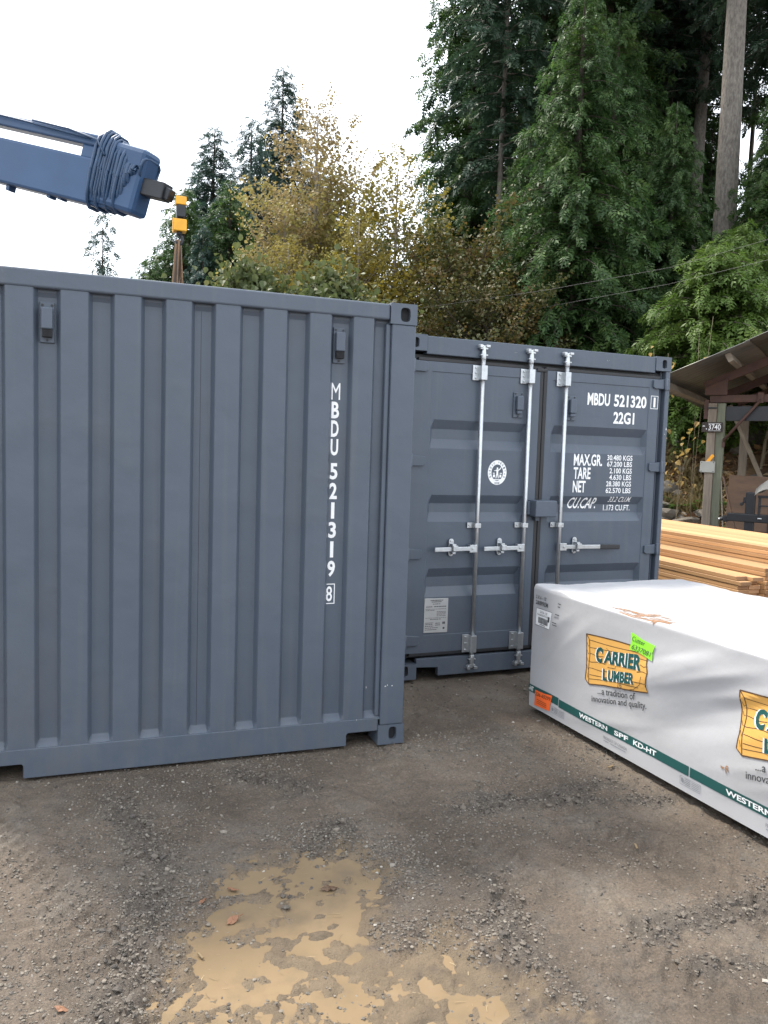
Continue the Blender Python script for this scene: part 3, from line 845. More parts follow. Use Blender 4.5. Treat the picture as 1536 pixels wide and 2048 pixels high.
# lock box over the door joint
lb = MB().box(-1.345, -1.150, -.105, .012, 1.248, 1.378).build('lock_box', P, lefty, bev=.008)
MB().box(-1.372, -1.3455, -.03, .012, 1.262, 1.366).box(-1.30, -1.262, -.035, .010, 1.212, 1.2475).build('lock_bracket', P, lefty, bev=.004)
MB().tube([(-1.135, -.01, 1.345), (-1.122, -.03, 1.335), (-1.118, -.03, 1.29), (-1.135, -.01, 1.28)], .004, 6).build('wire_seal', M['zinc'], right)
# vents on the doors
for d_, uc in ((lefty, -1.478), (right, -.985)):
    v = MB().box(uc - .042, uc + .042, .006, .018, 2.018, 2.215).build('vent', P, d_, bev=.004)
    for du, z in ((-.028, 2.203), (.028, 2.203), (0, 2.030)):
        sc = MB(); bolt(sc, uc + du, .006, z, .006, .004); sc.build('screw', M['blacksteel'], v)
    MB().box(uc - .028, uc + .030, -.030, .006, 2.075, 2.185).box(uc - .022, uc + .022, -.022, .006, 2.046, 2.0745).build('vent_hood', P, d_, bev=.007)
on_door = lambda e: (lambda u, z: (u, .0165 + .042 * .12 - .0027 - e, z))
def on_press(u, z):
    g = float(np.interp(z, zs, gg)) if u < -.2 else 0.0; return (u, .014 + .042 * g - .0016, z)
# capacity figures
KINKS = [z for z in zs]
def door_text(items):
    let = Flat()
    for t, u0, u1, z0, z1, b_, sh in items: let.text(t, u0, u1, z0, z1, b_, sh)
    return let
door_text([('MBDU', -.823, -.602, 2.152, 2.252, .028, 0), ('521320', -.560, -.228, 2.152, 2.252, .028, 0)]).build('lettering', M['white'], right, on_press, .02, KINKS)
door_text([('1', -.158, -.138, 2.166, 2.248, .0, 0)]).frame(-.187, -.111, 2.152, 2.262, .0045).build('lettering', M['white'], right, on_press, .02, KINKS)
door_text([('22G1', -.558, -.345, 2.012, 2.110, .028, 0)]).build('lettering', M['white'], right, on_press, .02, KINKS)
for it in (('MAX.GR.', -.927, -.647, 1.658, 1.754, .022, 0), ('TARE', -.924, -.757, 1.550, 1.645, .022, 0), ('NET', -.925, -.801, 1.440, 1.535, .022, 0), ('CU.CAP.', -.944, -.668, 1.306, 1.398, .014, .28),
           ('30.480 KGS', -.598, -.341, 1.709, 1.753, .014, 0), ('67.200 LBS', -.597, -.342, 1.657, 1.700, .014, 0), ('2.100 KGS', -.568, -.341, 1.601, 1.645, .014, 0),
           ('4.630 LBS', -.568, -.343, 1.547, 1.591, .014, 0), ('28.380 KGS', -.596, -.341, 1.493, 1.536, .014, 0), ('62.570 LBS', -.597, -.342, 1.437, 1.481, .014, 0),
           ('33.2 CU.M.', -.553, -.324, 1.362, 1.407, .008, .28), ('1.173 CU.FT.', -.586, -.312, 1.289, 1.337, .01, 0)):
    door_text([it]).build('lettering', M['white'], right, on_press, .02, KINKS)
# round classification emblem on the left door
cu, cz, rx, rz = -1.634, 1.587, .083, .096
def ell(a, b, n=40): return [(cu + a * math.cos(2 * math.pi * k / n), cz + b * math.sin(2 * math.pi * k / n)) for k in range(n)]
em = Flat().poly(ell(rx, rz)).build('emblem', M['white'], lefty, on_press)
dk = lambda u, z: (u, .014 + .042 * .12 - .0026, z)
Flat().poly(ell(rx * .62, rz * .66)).build('emblem_field', M['paint'], em, dk)
fg = Flat()
wf = lambda u, z: (u, .014 + .042 * .12 - .0036, z)
S = .0011
def P2(pts): fg.poly([(cu + x * S, cz + z * S) for x, z in pts])
fg.add([(cu + 7 * S * math.cos(k * .785), cz + 30 * S + 7 * S * math.sin(k * .785)) for k in range(8)], [tuple(range(8))])
P2([(-9, 22), (9, 22), (7, -4), (13, -40), (7, -42), (0, -14), (-7, -42), (-13, -40), (-7, -4)])
P2([(9, 22), (26, 34), (30, 28), (9, 12)]); P2([(-9, 22), (-24, 10), (-28, 16), (-9, 12)])
P2([(24, 34), (28, 46), (34, 44), (30, 30)]); P2([(-36, -2), (-20, -2), (-20, -8), (-36, -8)]); P2([(20, -2), (38, -2), (38, -8), (20, -8)])
P2([(-34, -14), (-18, -14), (-18, -34), (-34, -34)]); P2([(18, -14), (34, -14), (34, -34), (18, -34)]); P2([(-30, -46), (30, -46), (24, -52), (-24, -52)])
fg.build('emblem_figure', M['white'], em, wf)
rg = Flat()
word = 'BUREAU VERITAS'
for k, ch in enumerate(word):
    if ch == ' ': continue
    a = R(205 - k * 230 / (len(word) - 1)); c, s_ = math.cos(a), math.sin(a)
    ox, oz = cu + c * rx * .81, cz + s_ * rz * .83
    tx, tz = s_, -c
    h, w_ = .0085, .006
    rg.text_quad(ch, (ox - tx * w_ - c * h, oz - tz * w_ - s_ * h), (ox + tx * w_ - c * h, oz + tz * w_ - s_ * h), (ox + tx * w_ + c * h, oz + tz * w_ + s_ * h), (ox - tx * w_ + c * h, oz - tz * w_ + s_ * h), .01)
rg.text('1828', cu - .022, cu + .022, cz - rz * .93, cz - rz * .76, .01)
rg.build('emblem_lettering', M['paint'], em, dk)
# maker's plate
pl = Flat().poly([(-2.221, .352), (-2.019, .348), (-2.019, .612), (-2.221, .617)])
pl = MB().prism([(-2.221, .352), (-2.019, .348), (-2.019, .614), (-2.221, .618)], .0125, .0185).build('data_plate', M['plate'], lefty, bev=.002)
ln = Flat()
for k, (a, b, z, h) in enumerate([(-2.17, -2.06, .598, .006), (-2.16, -2.075, .586, .006), (-2.15, -2.085, .570, .005), (-2.205, -2.15, .549, .006), (-2.14, -2.03, .549, .007), (-2.21, -2.03, .532, .003),
                                  (-2.205, -2.13, .522, .004), (-2.115, -2.035, .510, .004), (-2.115, -2.035, .500, .004), (-2.115, -2.035, .490, .004), (-2.115, -2.035, .478, .004), (-2.21, -2.03, .464, .003),
                                  (-2.17, -2.07, .452, .005), (-2.21, -2.14, .425, .005), (-2.21, -2.14, .414, .005), (-2.21, -2.14, .400, .005), (-2.21, -2.10, .386, .005), (-2.21, -2.11, .372, .005),
                                  (-2.125, -2.08, .42, .006), (-2.125, -2.08, .406, .006), (-2.065, -2.035, .415, .018), (-2.06, -2.04, .375, .016)]):
    x = a
    while x < b - .004:                                # worn, unreadable engraving
        q = min(random.uniform(.006, .022), b - x)
        ln.rect(x, x + q * .8, z, z + h); x += q
ln.build('plate_engraving', M['ink'], pl, lambda u, z: (u, .0119, z))
for u, z, w_, h in ((-1.53, 2.515, .004, .003), (-1.515, 2.516, .003, .003), (-.66, 2.52, .005, .003), (-.64, 2.522, .003, .003), (-.655, 2.512, .003, .002), (-.02, 1.98, .008, .02), (-.03, 1.94, .004, .008)):
    Flat().poly([(u, z), (u + w_, z), (u + w_ * .8, z + h), (u, z + h * .8)]).build('paint_chip', M['chip'], B, lambda u, z: (u, .0035, z))

# ------------------------------------------------------------------ wrapped lumber pack
KLOC = (1.055, .356, 0.0); KRZ = -1.518
KL, KW, KZ0, KZ1 = 3.66, 1.299, .040, .869
K = thing('lumber_pack', 'white wrapped lumber pack with tan plank logos, on the ground before the container doors', 'lumber pack', KLOC, KRZ)
FOLDS = [(1.30, .62, -.62, .10, .45, .012), (1.72, .55, -.55, .09, .40, -.010), (1.55, .78, -.45, .06, .5, .009), (2.15, .60, -.6, .10, .5, .012), (.45, .60, -.9, .07, .3, .006),
         (.95, .22, -.3, .05, .4, .005), (1.40, .35, -.5, .08, .4, -.008), (2.6, .5, -.5, .1, .5, .012), (3.1, .5, -.6, .1, .5, -.01), (.25, .45, -1.2, .05, .3, -.005), (1.95, .35, -.5, .07, .35, .008), (1.60, .68, -.48, .045, .35, .010), (1.38, .74, -.5, .04, .30, -.007), (1.85, .66, -.42, .035, .3, .007), (2.3, .4, -.5, .05, .4, .009), (.30, .66, -.8, .04, .2, .005)]
def front_d(u, z):
    """how far the sheet stands out from the flat front"""
    u = np.asarray(u, float); z = np.asarray(z, float)
    d = 0.0
    for fu_, fz, sl, wd, ln_, am in FOLDS:
        a = math.atan2(-sl * .8, 1)
        x = (u - fu_) * math.cos(a) + (z - fz) * math.sin(a); y = -(u - fu_) * math.sin(a) + (z - fz) * math.cos(a)
        d = d + 1.7 * am * np.exp(-(np.abs(y) / wd) ** 1.35 - (x / ln_) ** 2)
    d = d + fbm(u + 3, z * 1.0, .33, 2, 101, .4) * .010
    fade = sst(0, .12, z - KZ0) * (1 - sst(.70, .83, z))
    return d * (.25 + .75 * fade) * sst(-.0, .15, u)
def on_wrap(e):
    def fn(u, z):
        return (u, -float(front_d(u, z)) - e, z)
    return fn
def wrap_mesh():
    rr = .022
    def stops(n, L):
        a = [0, .004, .009, .014, .019, .026]
        return np.array(a + list(np.linspace(.04, L - .04, n)) + [L - q for q in reversed(a)])
    U = stops(220, KL); Vv = stops(50, KW); Z = np.concatenate([np.linspace(KZ0, KZ1 - .04, 50), KZ1 - np.array([.026, .019, .014, .009, .004, 0])])
    V, F = [], []
    def grid(pts, flip):
        base = sum(len(q) for q in V); n0, n1 = pts.shape[:2]
        V.append(pts.reshape(-1, 3))
        i = np.arange(n0 * n1).reshape(n0, n1) + base
        q = np.stack([i[:-1, :-1], i[:-1, 1:], i[1:, 1:], i[1:, :-1]], -1).reshape(-1, 4)
        F.append(q[:, ::-1] if flip else q)
    u, z = np.meshgrid(U, Z); grid(np.stack([u, 0 * u, z], -1), False)
    grid(np.stack([u, 0 * u + KW, z], -1), True)
    v, z = np.meshgrid(Vv, Z); grid(np.stack([0 * v, v, z], -1), True); grid(np.stack([0 * v + KL, v, z], -1), False)
    u, v = np.meshgrid(U, Vv); grid(np.stack([u, v, 0 * u + KZ1], -1), False)
    V = np.concatenate(V); F = np.concatenate(F)
    inner = np.stack([np.clip(V[:, 0], rr, KL - rr), np.clip(V[:, 1], rr, KW - rr), np.minimum(V[:, 2], KZ1 - rr)], 1)
    d = V - inner; l = np.linalg.norm(d, axis=1)[:, None]
    n = d / np.maximum(l, 1e-9)
    Q = inner + n * rr
    top = sst(.3, .9, n[:, 2])
    fr = sst(.3, .95, -n[:, 1]); en = sst(.3, .95, -n[:, 0])
    Q[:, 1] -= fr * front_d(V[:, 0], V[:, 2])
    Q[:, 2] += top * (fbm(V[:, 0], V[:, 1], .30, 4, 111, .55) * .016 + np.abs(fbm(V[:, 0] * .5, V[:, 1], .09, 2, 121)) * .006
                      - .02 * np.exp(-((V[:, 0] - 1.0) / .22) ** 2 - ((V[:, 1] - .05) / .10) ** 2))
    Q[:, 0] -= en * fbm(V[:, 1], V[:, 2], .2, 3, 131) * .014
    bm = bmesh.new()
    me = bpy.data.meshes.new('wrap')
    vs = [bm.verts.new(p) for p in Q]
    for f in F: bm.faces.new([vs[i] for i in f])
    bmesh.ops.remove_doubles(bm, verts=bm.verts, dist=.0008)
    for f in bm.faces: f.smooth = True
    bm.to_mesh(me); bm.free()
    return finish('wrap', me, M['wrap'], K)
wrapo = wrap_mesh()
core = MB()
for k in range(8):
    core.box(.03, KL - .03, .04 + k * .154, .04 + k * .154 + .15, 0.03, .845)
core.build('packed_boards', M['boardend'], K)
for q in (.4, 1.8, 3.1): MB().box(q, q + .09, .16, KW - .16, 0, .0295).build('bearer', M['oldwood'], K)

def logo(du, dz=0.0):
    T = lambda pts: [(u + du, z + dz) for u, z in pts]
    tl, tr, br, bl, bi = (.611, .672), (1.158, .708), (1.172, .473), (.659, .373), (.622, .395)
    right_edge = [tr, (1.150, .675), (1.153, .63), (1.168, .585), (1.160, .54), (1.158, .505), br]
    low = [(1.05, .448), (.93, .428), (.80, .405), bl]
    outer = [tl] + [(.75, .684), (.9, .694), (1.03, .699)] + right_edge + low + [bi, (.628, .47), (.618, .58)]
    lg = Flat().poly(T(outer[::-1])).build('logo_panel', M['orange'], wrapo, on_wrap(.0024), cut=.015)
    g = Flat()
    g.stroke(T(outer + [tl]), .007)
    g.stroke(T([(.611, .672), (.640, .645), (.652, .55), (.648, .47), (.659, .373)]), .006)
    for k in range(5): g.stroke(T([(.622 + .003 * k, .62 - k * .045), (.632 + .003 * k, .60 - k * .045), (.645, .61 - k * .05)]), .003)
    for t, ua, ub in ((.12, .645, 1.15), (.25, .65, 1.15), (.40, .655, .78), (.40, 1.10, 1.155), (.55, .655, .80), (.55, 1.08, 1.16), (.70, .655, .82), (.82, .66, 1.16), (.91, .66, 1.1)):
        pts = []
        for q in np.linspace(0, 1, 9):
            u = ua + (ub - ua) * q
            s = (u - .611) / .55
            top = .672 + .036 * s; bot = .373 + .1 * s
            pts.append((u, top + (bot - top) * t + .004 * math.sin(q * 5 + t * 20)))
        g.stroke(T(pts), .0035)
    g.stroke(T([(.80, .63), (.86, .60), (.90, .565), (.89, .53), (.82, .52)]), .003)
    g.stroke(T([(.98, .43), (1.06, .46), (1.11, .50), (1.12, .55)]), .003)
    g.build('logo_grain', M['line'], wrapo, on_wrap(.0032), cut=.02)
    for m_, e, ox, oz in (('white', .0040, -.009, -.002), ('teal', .0048, 0, 0)):
        t = Flat()
        q = lambda p: (p[0] + du + ox, p[1] + dz + oz)
        # first letter taller than the rest, as on the print
        t.text_quad('C', q((.708, .528)), q((.768, .528)), q((.775, .622)), q((.712, .622)), .05)
        x0 = .785
        t.text_quad('ARRIER', q((x0, .538)), q((1.113, .578)), q((1.106, .668)), q((x0 + .006, .612)), .045)
        t.text_quad('L', q((.786, .434)), q((.822, .437)), q((.822, .506)), q((.783, .503)), .045)
        t.text_quad('UMBER', q((.832, .440)), q((1.062, .487)), q((1.062, .551)), q((.832, .507)), .045)
        t.build('logo_lettering', M[m_], wrapo, on_wrap(e), cut=.02)
    t = Flat().text_quad('LTD.', (.922 + du, .430 + dz), (.962 + du, .437 + dz), (.962 + du, .457 + dz), (.922 + du, .450 + dz), .02)
    t.text_quad('...a tradition of', (.748 + du, .338 + dz), (1.068 + du, .400 + dz), (1.068 + du, .442 + dz), (.748 + du, .378 + dz), .006)
    t.text_quad('innovation and quality.', (.693 + du, .263 + dz), (1.160 + du, .366 + dz), (1.160 + du, .416 + dz), (.693 + du, .313 + dz), .006)
    t.build('slogan_lettering', M['printg'], wrapo, on_wrap(.0030), cut=.03)
for k in range(3):
    logo(1.160 * k, -.004 * k)
# teal stripe with its wording, repeated along the wrap
st = Flat()
st.rect(.008, .350, .137, .189)
for a, b in ((.357, 1.489), (1.497, 2.630), (2.638, KL - .02)):
    st.rect(a, b, .131, .183)
st.build('stripe', M['teal'], wrapo, on_wrap(.0016), cut=.03)
for du in (0, 1.152, 2.304):
    for t, a, b in (('WESTERN', .582, .846), ('SPF', .905, 1.022), ('KD-HT', 1.066, 1.250)):
        Flat().text(t, a + du, b + du, .143, .172, .03).build('stripe_lettering', M['white'], wrapo, on_wrap(.0026), cut=.03)
Flat().text('-HT', .012, .07, .146, .178, .03).build('stripe_lettering', M['white'], wrapo, on_wrap(.0026), cut=.03)
for du in (0, 1.152, 2.304):
    sp = Flat().text('PRODUCT OF CANADA', .812 + du, 1.018 + du, .088, .106, .004)
    for a, b, z in ((.815, .86, .076), (.875, 1.01, .076)): sp.rect(a + du, b + du, z, z + .004)
    sp.build('fine_print', M['paleprint'], wrapo, on_wrap(.0026), cut=.03)
    sp = Flat().frame(.280 + du, .420 + du, .072, .118, .0022)
    for k in range(4):
        sp.rect(.312 + du, .352 + du, .081 + k * .009, .085 + k * .009); sp.rect(.36 + du, .412 + du, .080 + k * .009, .083 + k * .009)
    sp.add([(.296 + du + .010 * math.cos(k * .785), .097 + .013 * math.sin(k * .785)) for k in range(8)], [tuple(range(8))])
    sp.build('grade_stamp', M['paleprint'], wrapo, on_wrap(.0026), cut=.03)
# grade label near the corner
lb = Flat().poly([(.052, .609), (.231, .611), (.243, .727), (.058, .724)])
lb = lb.build('paper_label', M['white'], wrapo, on_wrap(.0020), cut=.03)
pr = Flat()
pr.text('2 X 6 - 12\'', .048, .168, .788, .812, .012); pr.text('2&BPREM', .048, .190, .748, .777, .014)
pr.stroke([(.052, .609), (.231, .611), (.243, .727), (.058, .724), (.052, .609)], .003)
pr.text('2 X 6 - 12\'', .10, .19, .697, .713, .004); pr.text('Finished KD-HT & Btr', .07, .205, .678, .691, .0)
x = .085
for k in range(26):
    wd = random.choice((.0015, .0025, .0035, .0045)); pr.rect(x, x + wd, .628, .668); x += wd + random.choice((.0015, .0025))
    if x > .20: break
pr.rect(.10, .17, .618, .622)
pr.rect(.20, .222, .655, .690)
for u, z, q in ((.30, .795, .03), (.30, .775, .025), (.28, .722, .045), (.255, .665, .055), (.262, .65, .05)): pr.rect(u, u + q, z, z + .005)
pr.text('168 PCS', .275, .325, .700, .712, .002)
pr.build('label_print', M['printg'], wrapo, on_wrap(.0032), cut=.03)
def sticker(name, label, m, pts, e):
    o = Flat().poly(pts).build(name, m, K, on_wrap(e), cut=.02)
    o.modifiers.new('solid', 'SOLIDIFY').thickness = .001
    o['label'] = label
    return o
gt = sticker('tape_strip', 'neon green tape with handwriting across the logo corner', M['green'], [(1.004, .672), (1.07, .676), (1.13, .668), (1.196, .655), (1.190, .70), (1.203, .742), (1.10, .752), (1.04, .768), (1.008, .772), (1.014, .72)], .0065)
hw = Flat()
hw.text_quad('Cutter', (1.022, .728), (1.128, .722), (1.13, .748), (1.024, .757), 0, .2); hw.text_quad('6337081', (1.022, .682), (1.182, .674), (1.184, .702), (1.026, .712), 0, .25)
hw.build('handwriting', M['printg'], gt, on_wrap(.0085), cut=.02)
ot = sticker('paper_tag', 'neon orange tag at the lower corner', M['neon'], [(.09, .062), (.18, .068), (.262, .074), (.272, .13), (.284, .182), (.20, .172), (.095, .168)], .0055)
hw = Flat().text_quad('236-65299', (.10, .132), (.268, .143), (.272, .168), (.102, .158), .01)
for k in range(3): hw.rect(.12, .23, .085 + k * .012, .088 + k * .012)
hw.build('handwriting', M['line'], ot, on_wrap(.0075), cut=.02)
# print that wraps round from the end face
es = Flat().rect(-.005, .55, .42, .69)
def on_end(e):
    def fn(a, z):                                    # a runs back along the end face from its rounded corner
        rr = .022
        if a < 0: return (rr - (rr + e) * math.cos(a / rr * 1.0), rr + (rr + e) * math.sin(a / rr), z) if False else (rr * (1 - math.cos(.785)) - e * .7, rr * (1 - math.sin(.785)) - e * .7, z)
        return (-e - .006, rr + a, z)
    return fn
Flat().rect(.0, .50, .42, .69).build('logo_panel', M['orange'], wrapo, on_end(.004), cut=.03)
Flat().stroke([(0.001, .42), (.001, .69), (.5, .69), (.5, .42), (.001, .42)], .008).build('logo_grain', M['line'], wrapo, on_end(.0048), cut=.03)
Flat().rect(.0, 1.25, .137, .189).build('stripe', M['teal'], wrapo, on_end(.004), cut=.03)
# torn patch on the top edge
tr_ = Flat()
for k in range(90):
    a = random.uniform(0, 1); c = (.80 + a * .44, .006 + random.uniform(0, .17) * (1 - abs(a - .5)))
    an = random.gauss(.4, .5); l = random.uniform(.02, .08)
    tr_.stroke([(c[0] - l * math.cos(an), c[1] - l * math.sin(an) * .4), c, (c[0] + l * math.cos(an + .3), c[1] + l * math.sin(an + .3) * .4)], random.uniform(.002, .009))
def on_top(u, v):
    z = KZ1 + float(fbm(np.array([u]), np.array([v]), .30, 4, 111, .55)[0] * .016 + abs(fbm(np.array([u * .5]), np.array([v]), .09, 2, 121)[0]) * .006
                    - .02 * math.exp(-((u - 1.0) / .22) ** 2 - ((v - .05) / .10) ** 2))
    if v < .022: z -= .022 - math.sqrt(max(.022 ** 2 - (.022 - v) ** 2, 0))
    return (u, v, z + .002)
tr_.build('torn_patch', M['tear'], wrapo, on_top, cut=.02)
hole = Flat()
for k in range(7):
    a = random.uniform(0, 6.3); hole.poly([(1.722, .271), (1.722 + .028 * math.cos(a), .271 + .03 * math.sin(a)), (1.722 + .02 * math.cos(a + .5), .271 + .02 * math.sin(a + .5))])
hole.build('wrap_tear', M['tear'], wrapo, on_wrap(.003))

# ------------------------------------------------------------------ stacks of fresh boards
def board_mesh(L, wd, th, n):
    me = bpy.data.meshes.new(n)
    bm = bmesh.new()
    bmesh.ops.create_cube(bm, size=1)
    for v in bm.verts: v.co = (v.co.x * wd, v.co.y * L, v.co.z * th)
    bmesh.ops.bevel(bm, geom=bm.edges[:], offset=.003, segments=1, affect='EDGES')
    bm.to_mesh(me); bm.free(); me.materials.append(M['board']); me.materials.append(M['boardend'])
    for p in me.polygons:
        if abs(p.normal.y) > .9: p.material_index = 1
    return me
def stack(label, x0, y0, L, cols, layers, wd, z0=.09, show=None, jit=.02):
    t = thing('lumber_stack', label, 'lumber stack', (x0, y0, 0), -.02, 'stacks of fresh boards beside the shed')
    me = board_mesh(L, wd - .003, .0365, 'board')
    for k in range(layers):
        for c in range(cols):
            if show and not show(c, k): continue
            o = bpy.data.objects.new('board', me)
            o.location = (wd * (c + .5) + random.gauss(0, .0018), L / 2 + random.uniform(-jit, jit), z0 + .0395 * (k + .5) + random.gauss(0, .0006))
            o.rotation_euler = (0, 0, random.gauss(0, .0008))
            link(o, t)
    for yy in (.5, L / 2, L - .5): MB().box(.01, cols * wd - .01, yy, yy + .09, 0, z0 - .0015).build('bearer', M['oldwood'], t)
    return t
stack('tallest stack of fresh boards, in front of the shed post', 4.20, .62, 4.9, 8, 22, .14, show=lambda c, k: c < 2 or k > 19)
stack('middle stack of fresh boards with sawn ends, between the lowest and the tallest stack', 3.93, 1.16, 4.2, 2, 18, .128, jit=.03)
stack('lowest stack of pale boards nearest to the white wrapped pack', 3.66, 1.20, 4.0, 2, 16, .128, jit=.04)

# ------------------------------------------------------------------ open shed
SH = thing('open_shed', 'open timber shed with a sloping tin roof on weathered posts, at the right edge', 'shed', (8.60, 7.0, 0), R(-51))
# local: x along the gable to the right, y into the shed
def shed_z(x, y=0): return 3.28 + (x + .02) * .42
MB().box(-.125, .015, -.09, .06, 0, 2.80).build('post', M['post'], SH, bev=.006)
MB().box(.016, .15, -.02, .11, 0, 2.80).build('post', M['postgreen'], SH, bev=.006)
for px, py in ((4.9, 0), (-.05, 4.5), (4.9, 4.5)):
    MB().box(px - .08, px + .08, py - .08, py + .08, 0, shed_z(px) - .2 if px < 3 else shed_z(2.4) - 1.2).build('post', M['post'], SH, bev=.006)
rd = MB()
for yy in (.0, 2.2, 4.4):
    rd.bar((-.22, yy, shed_z(-.22) - .09), (2.42, yy, shed_z(2.42) - .09), .07, .15); rd.bar((5.06, yy, shed_z(-.22) - .09), (2.42, yy, shed_z(2.42) - .09), .07, .15)
rd.build('rafter', M['rust'], SH, bev=.006)
MB().bar((-.12, .02, 2.875), (4.95, .02, 2.935), .09, .13).build('tie_beam', M['rust'], SH, bev=.006)
MB().bar((.152, .05, 2.62), (4.9, .05, 2.62), .06, .26).build('cross_beam', M['blacksteel'], SH, bev=.006)
MB().box(.13, .165, -.05, .09, 2.02, 2.12).tube([(.15, -.06, 2.13), (.72, -.06, 2.86)], .026, 10).build('brace', M['rust'], SH)
MB().box(.66, .76, -.075, -.045, 2.80, 2.98).build('brace_plate', M['rust'], SH, bev=.004)
MB().prism([(-.20, 2.945), (.17, 2.945), (.17, 3.24), (-.20, 3.08)], -.075, -.040).build('gusset', M['rust'], SH, bev=.004)
MB().box(-.20, -.126, -.06, .02, 2.52, 2.86).build('beam_stub', M['rust'], SH, bev=.005)
MB().box(-.14, .03, -.115, -.091, 2.70, 2.725).build('strap_iron', M['blacksteel'], SH, bev=.003)
MB().bar((-.05, 2.0, 2.9), (.75, 3.0, .9), .09, .04).build('cross_brace', M['oldwood'], SH)
for k, x in enumerate((-.72, .30, 1.35, 2.3)):
    z = shed_z(x) + .068
    MB().bar((x, -1.05, z), (x, 5.2, z), .09, .15, up=(-.47, 0, .88)).build('purlin', M['oldwood'], SH, bev=.008)
for k, x in enumerate((2.5, 3.6, 4.7, 5.6)):
    z = shed_z(4.84 - x) + .068
    MB().bar((x, -1.05, z), (x, 5.2, z), .09, .15, up=(.47, 0, .88)).build('purlin', M['oldwood'], SH, bev=.008)
def tin(x0, x1, name):
    n = 100
    ys = np.linspace(-1.32, 5.4, n)
    vs = []
    for i, y in enumerate(ys):
        q = .018 * math.sin(i * math.pi / 2.0 * 1.0)
        for x in (x0, x1):
            zz = (shed_z(x) if x <= 2.42 else shed_z(4.84 - x)) + .185 + q + .03 * math.sin(y * 1.3 + x)
            vs.append((x, y, zz))
    m = MB().add(vs, [(2 * i, 2 * i + 1, 2 * i + 3, 2 * i + 2) for i in range(n - 1)], True)
    return m.build(name, M['tin'], SH, solid=.003)
tin(-1.02, .62, 'roof_sheet'); 
tin(.5601, 2.40, 'roof_sheet').location.z = .012
tin(2.44, 6.0, 'roof_sheet')

def shp(x, y, z=0):
    return SH.matrix_basis @ Vector((x, y, z))
def on_shed(name, label, cat, x, y, z, rz=0.0):
    p = shp(x, y, z); return thing(name, label, cat, p, R(-51) + rz)
# house-number sign on the post
sg = on_shed('number_sign', 'small dark sign with white number 3740 nailed to the shed post', 'sign', -.02, -.125, 2.37)
MB().box(-.19, .16, -.012, .012, -.088, .088).build('sign_board', M['signbrown'], sg, bev=.006)
f = Flat().text('3740', -.075, .128, -.048, .052, .01); f.rect(-.08, .130, .062, .067); f.rect(-.08, .130, -.066, -.061)
f.rect(-.175, -.135, .012, .026); f.rect(-.115, -.100, -.04, -.022)
f.build('sign_lettering', M['white'], sg, lambda u, z: (u, -.0138, z))
jb = on_shed('junction_box', 'pale grey square box on the shed post under the number sign', 'box', -.075, -.092, 1.66)
MB().box(-.125, .125, -.035, 0, -.10, .10).build('box_body', M['greybox'], jb, bev=.008)
for a, b in ((-.1, .08), (.1, .08), (-.1, -.08), (.1, -.08)):
    mm = MB(); bolt(mm, a, -.034, b, .008, .006); mm.build('screw', M['blacksteel'], jb)
og = on_shed('plastic_tag', 'bright orange tag tucked behind the grey box on the shed post', 'tag', -.045, -.112, 1.76)
MB().prism([(-.07, -.01), (.0, -.01), (.075, .095), (.055, .125), (.03, .13)], -.006, .006).build('tag_body', M['orangetag'], og, bev=.002)
pw_ = on_shed('plywood_sheet', 'stained brown plywood sheet leaning inside the shed behind the black machine', 'plywood sheet', .18, .55, 0)
MB().add([(0, 0, 0), (2.4, 0, 0), (2.4, .22, 1.48), (0, .22, 1.52), (0, .018, 0), (2.4, .018, 0), (2.4, .238, 1.48), (0, .238, 1.52)],
         [(0, 1, 2, 3), (7, 6, 5, 4), (0, 4, 5, 1), (1, 5, 6, 2), (2, 6, 7, 3), (3, 7, 4, 0)]).build('sheet', M['ply'], pw_)
for k, (xa, xb, h, lab) in enumerate(((.30, .165, 1.42, 'thin pale lath leaning steeply against the shed post'), (.62, .19, 1.50, 'dark edged board leaning at a slant against the shed post'))):
    lb_ = on_shed('leaning_board', lab, 'board', xa, -.16 - .06 * k, 0)
    MB().bar((0, 0, 0), (xb - xa, .10 + .05 * k, h), .02, .11 if k else .05, up=(0, 1, 0)).build('plank', M['oldwood'] if k == 0 else M['ply'], lb_, bev=.003)
# black machine with a covered top
mc = on_shed('covered_machine', 'black machine with a grey cloth draped over its top, standing at the shed', 'machine', .62, -1.25, 0)
MB().box(-.05, .95, -.25, .45, .10, .62).build('chassis', M['blacksteel'], mc, bev=.02)
MB().box(.10, .24, -.08, .06, .62, 1.28).box(.06, .12, -.05, .03, 1.10, 1.20).box(.02, .065, -.07, .05, 1.06, 1.11).build('mast', M['blacksteel'], mc, bev=.012)
MB().box(-.16, .66, -.10, .06, .80, .93).box(-.22, -.155, -.07, .03, .78, .88).tube([(-.22, -.02, .83), (-.27, -.02, .82)], .035, 10).build('arm', M['blacksteel'], mc, bev=.015)
MB().tube([(-.27, -.02, .82), (-.29, -.02, .815)], .022, 10).tube([(.30, -.14, .87), (.36, -.14, .87)], .012, 8).build('coupler', M['zinc'], mc)
fr = MB().box(.28, .80, -.12, -.06, 1.20, 1.24).box(.29, .33, -.10, -.06, .9, 1.2).box(.44, .48, -.12, -.08, .62, 1.45).box(.30, .80, -.12, -.08, 1.06, 1.085)
fr.build('guard_frame', M['blacksteel'], mc, bev=.006)
tm = MB(); n = 12
for i in range(n + 1):
    a = i / n
    for j in range(n + 1):
        b = j / n
        tm.v.append((.24 + .72 * a, -.22 + .5 * b, 1.20 + .36 * (math.sin(math.pi * min(max(a * 1.0, .03), .97)) ** .45) * (math.sin(math.pi * min(max(b, .03), .97)) ** .4) + random.gauss(0, .012)))
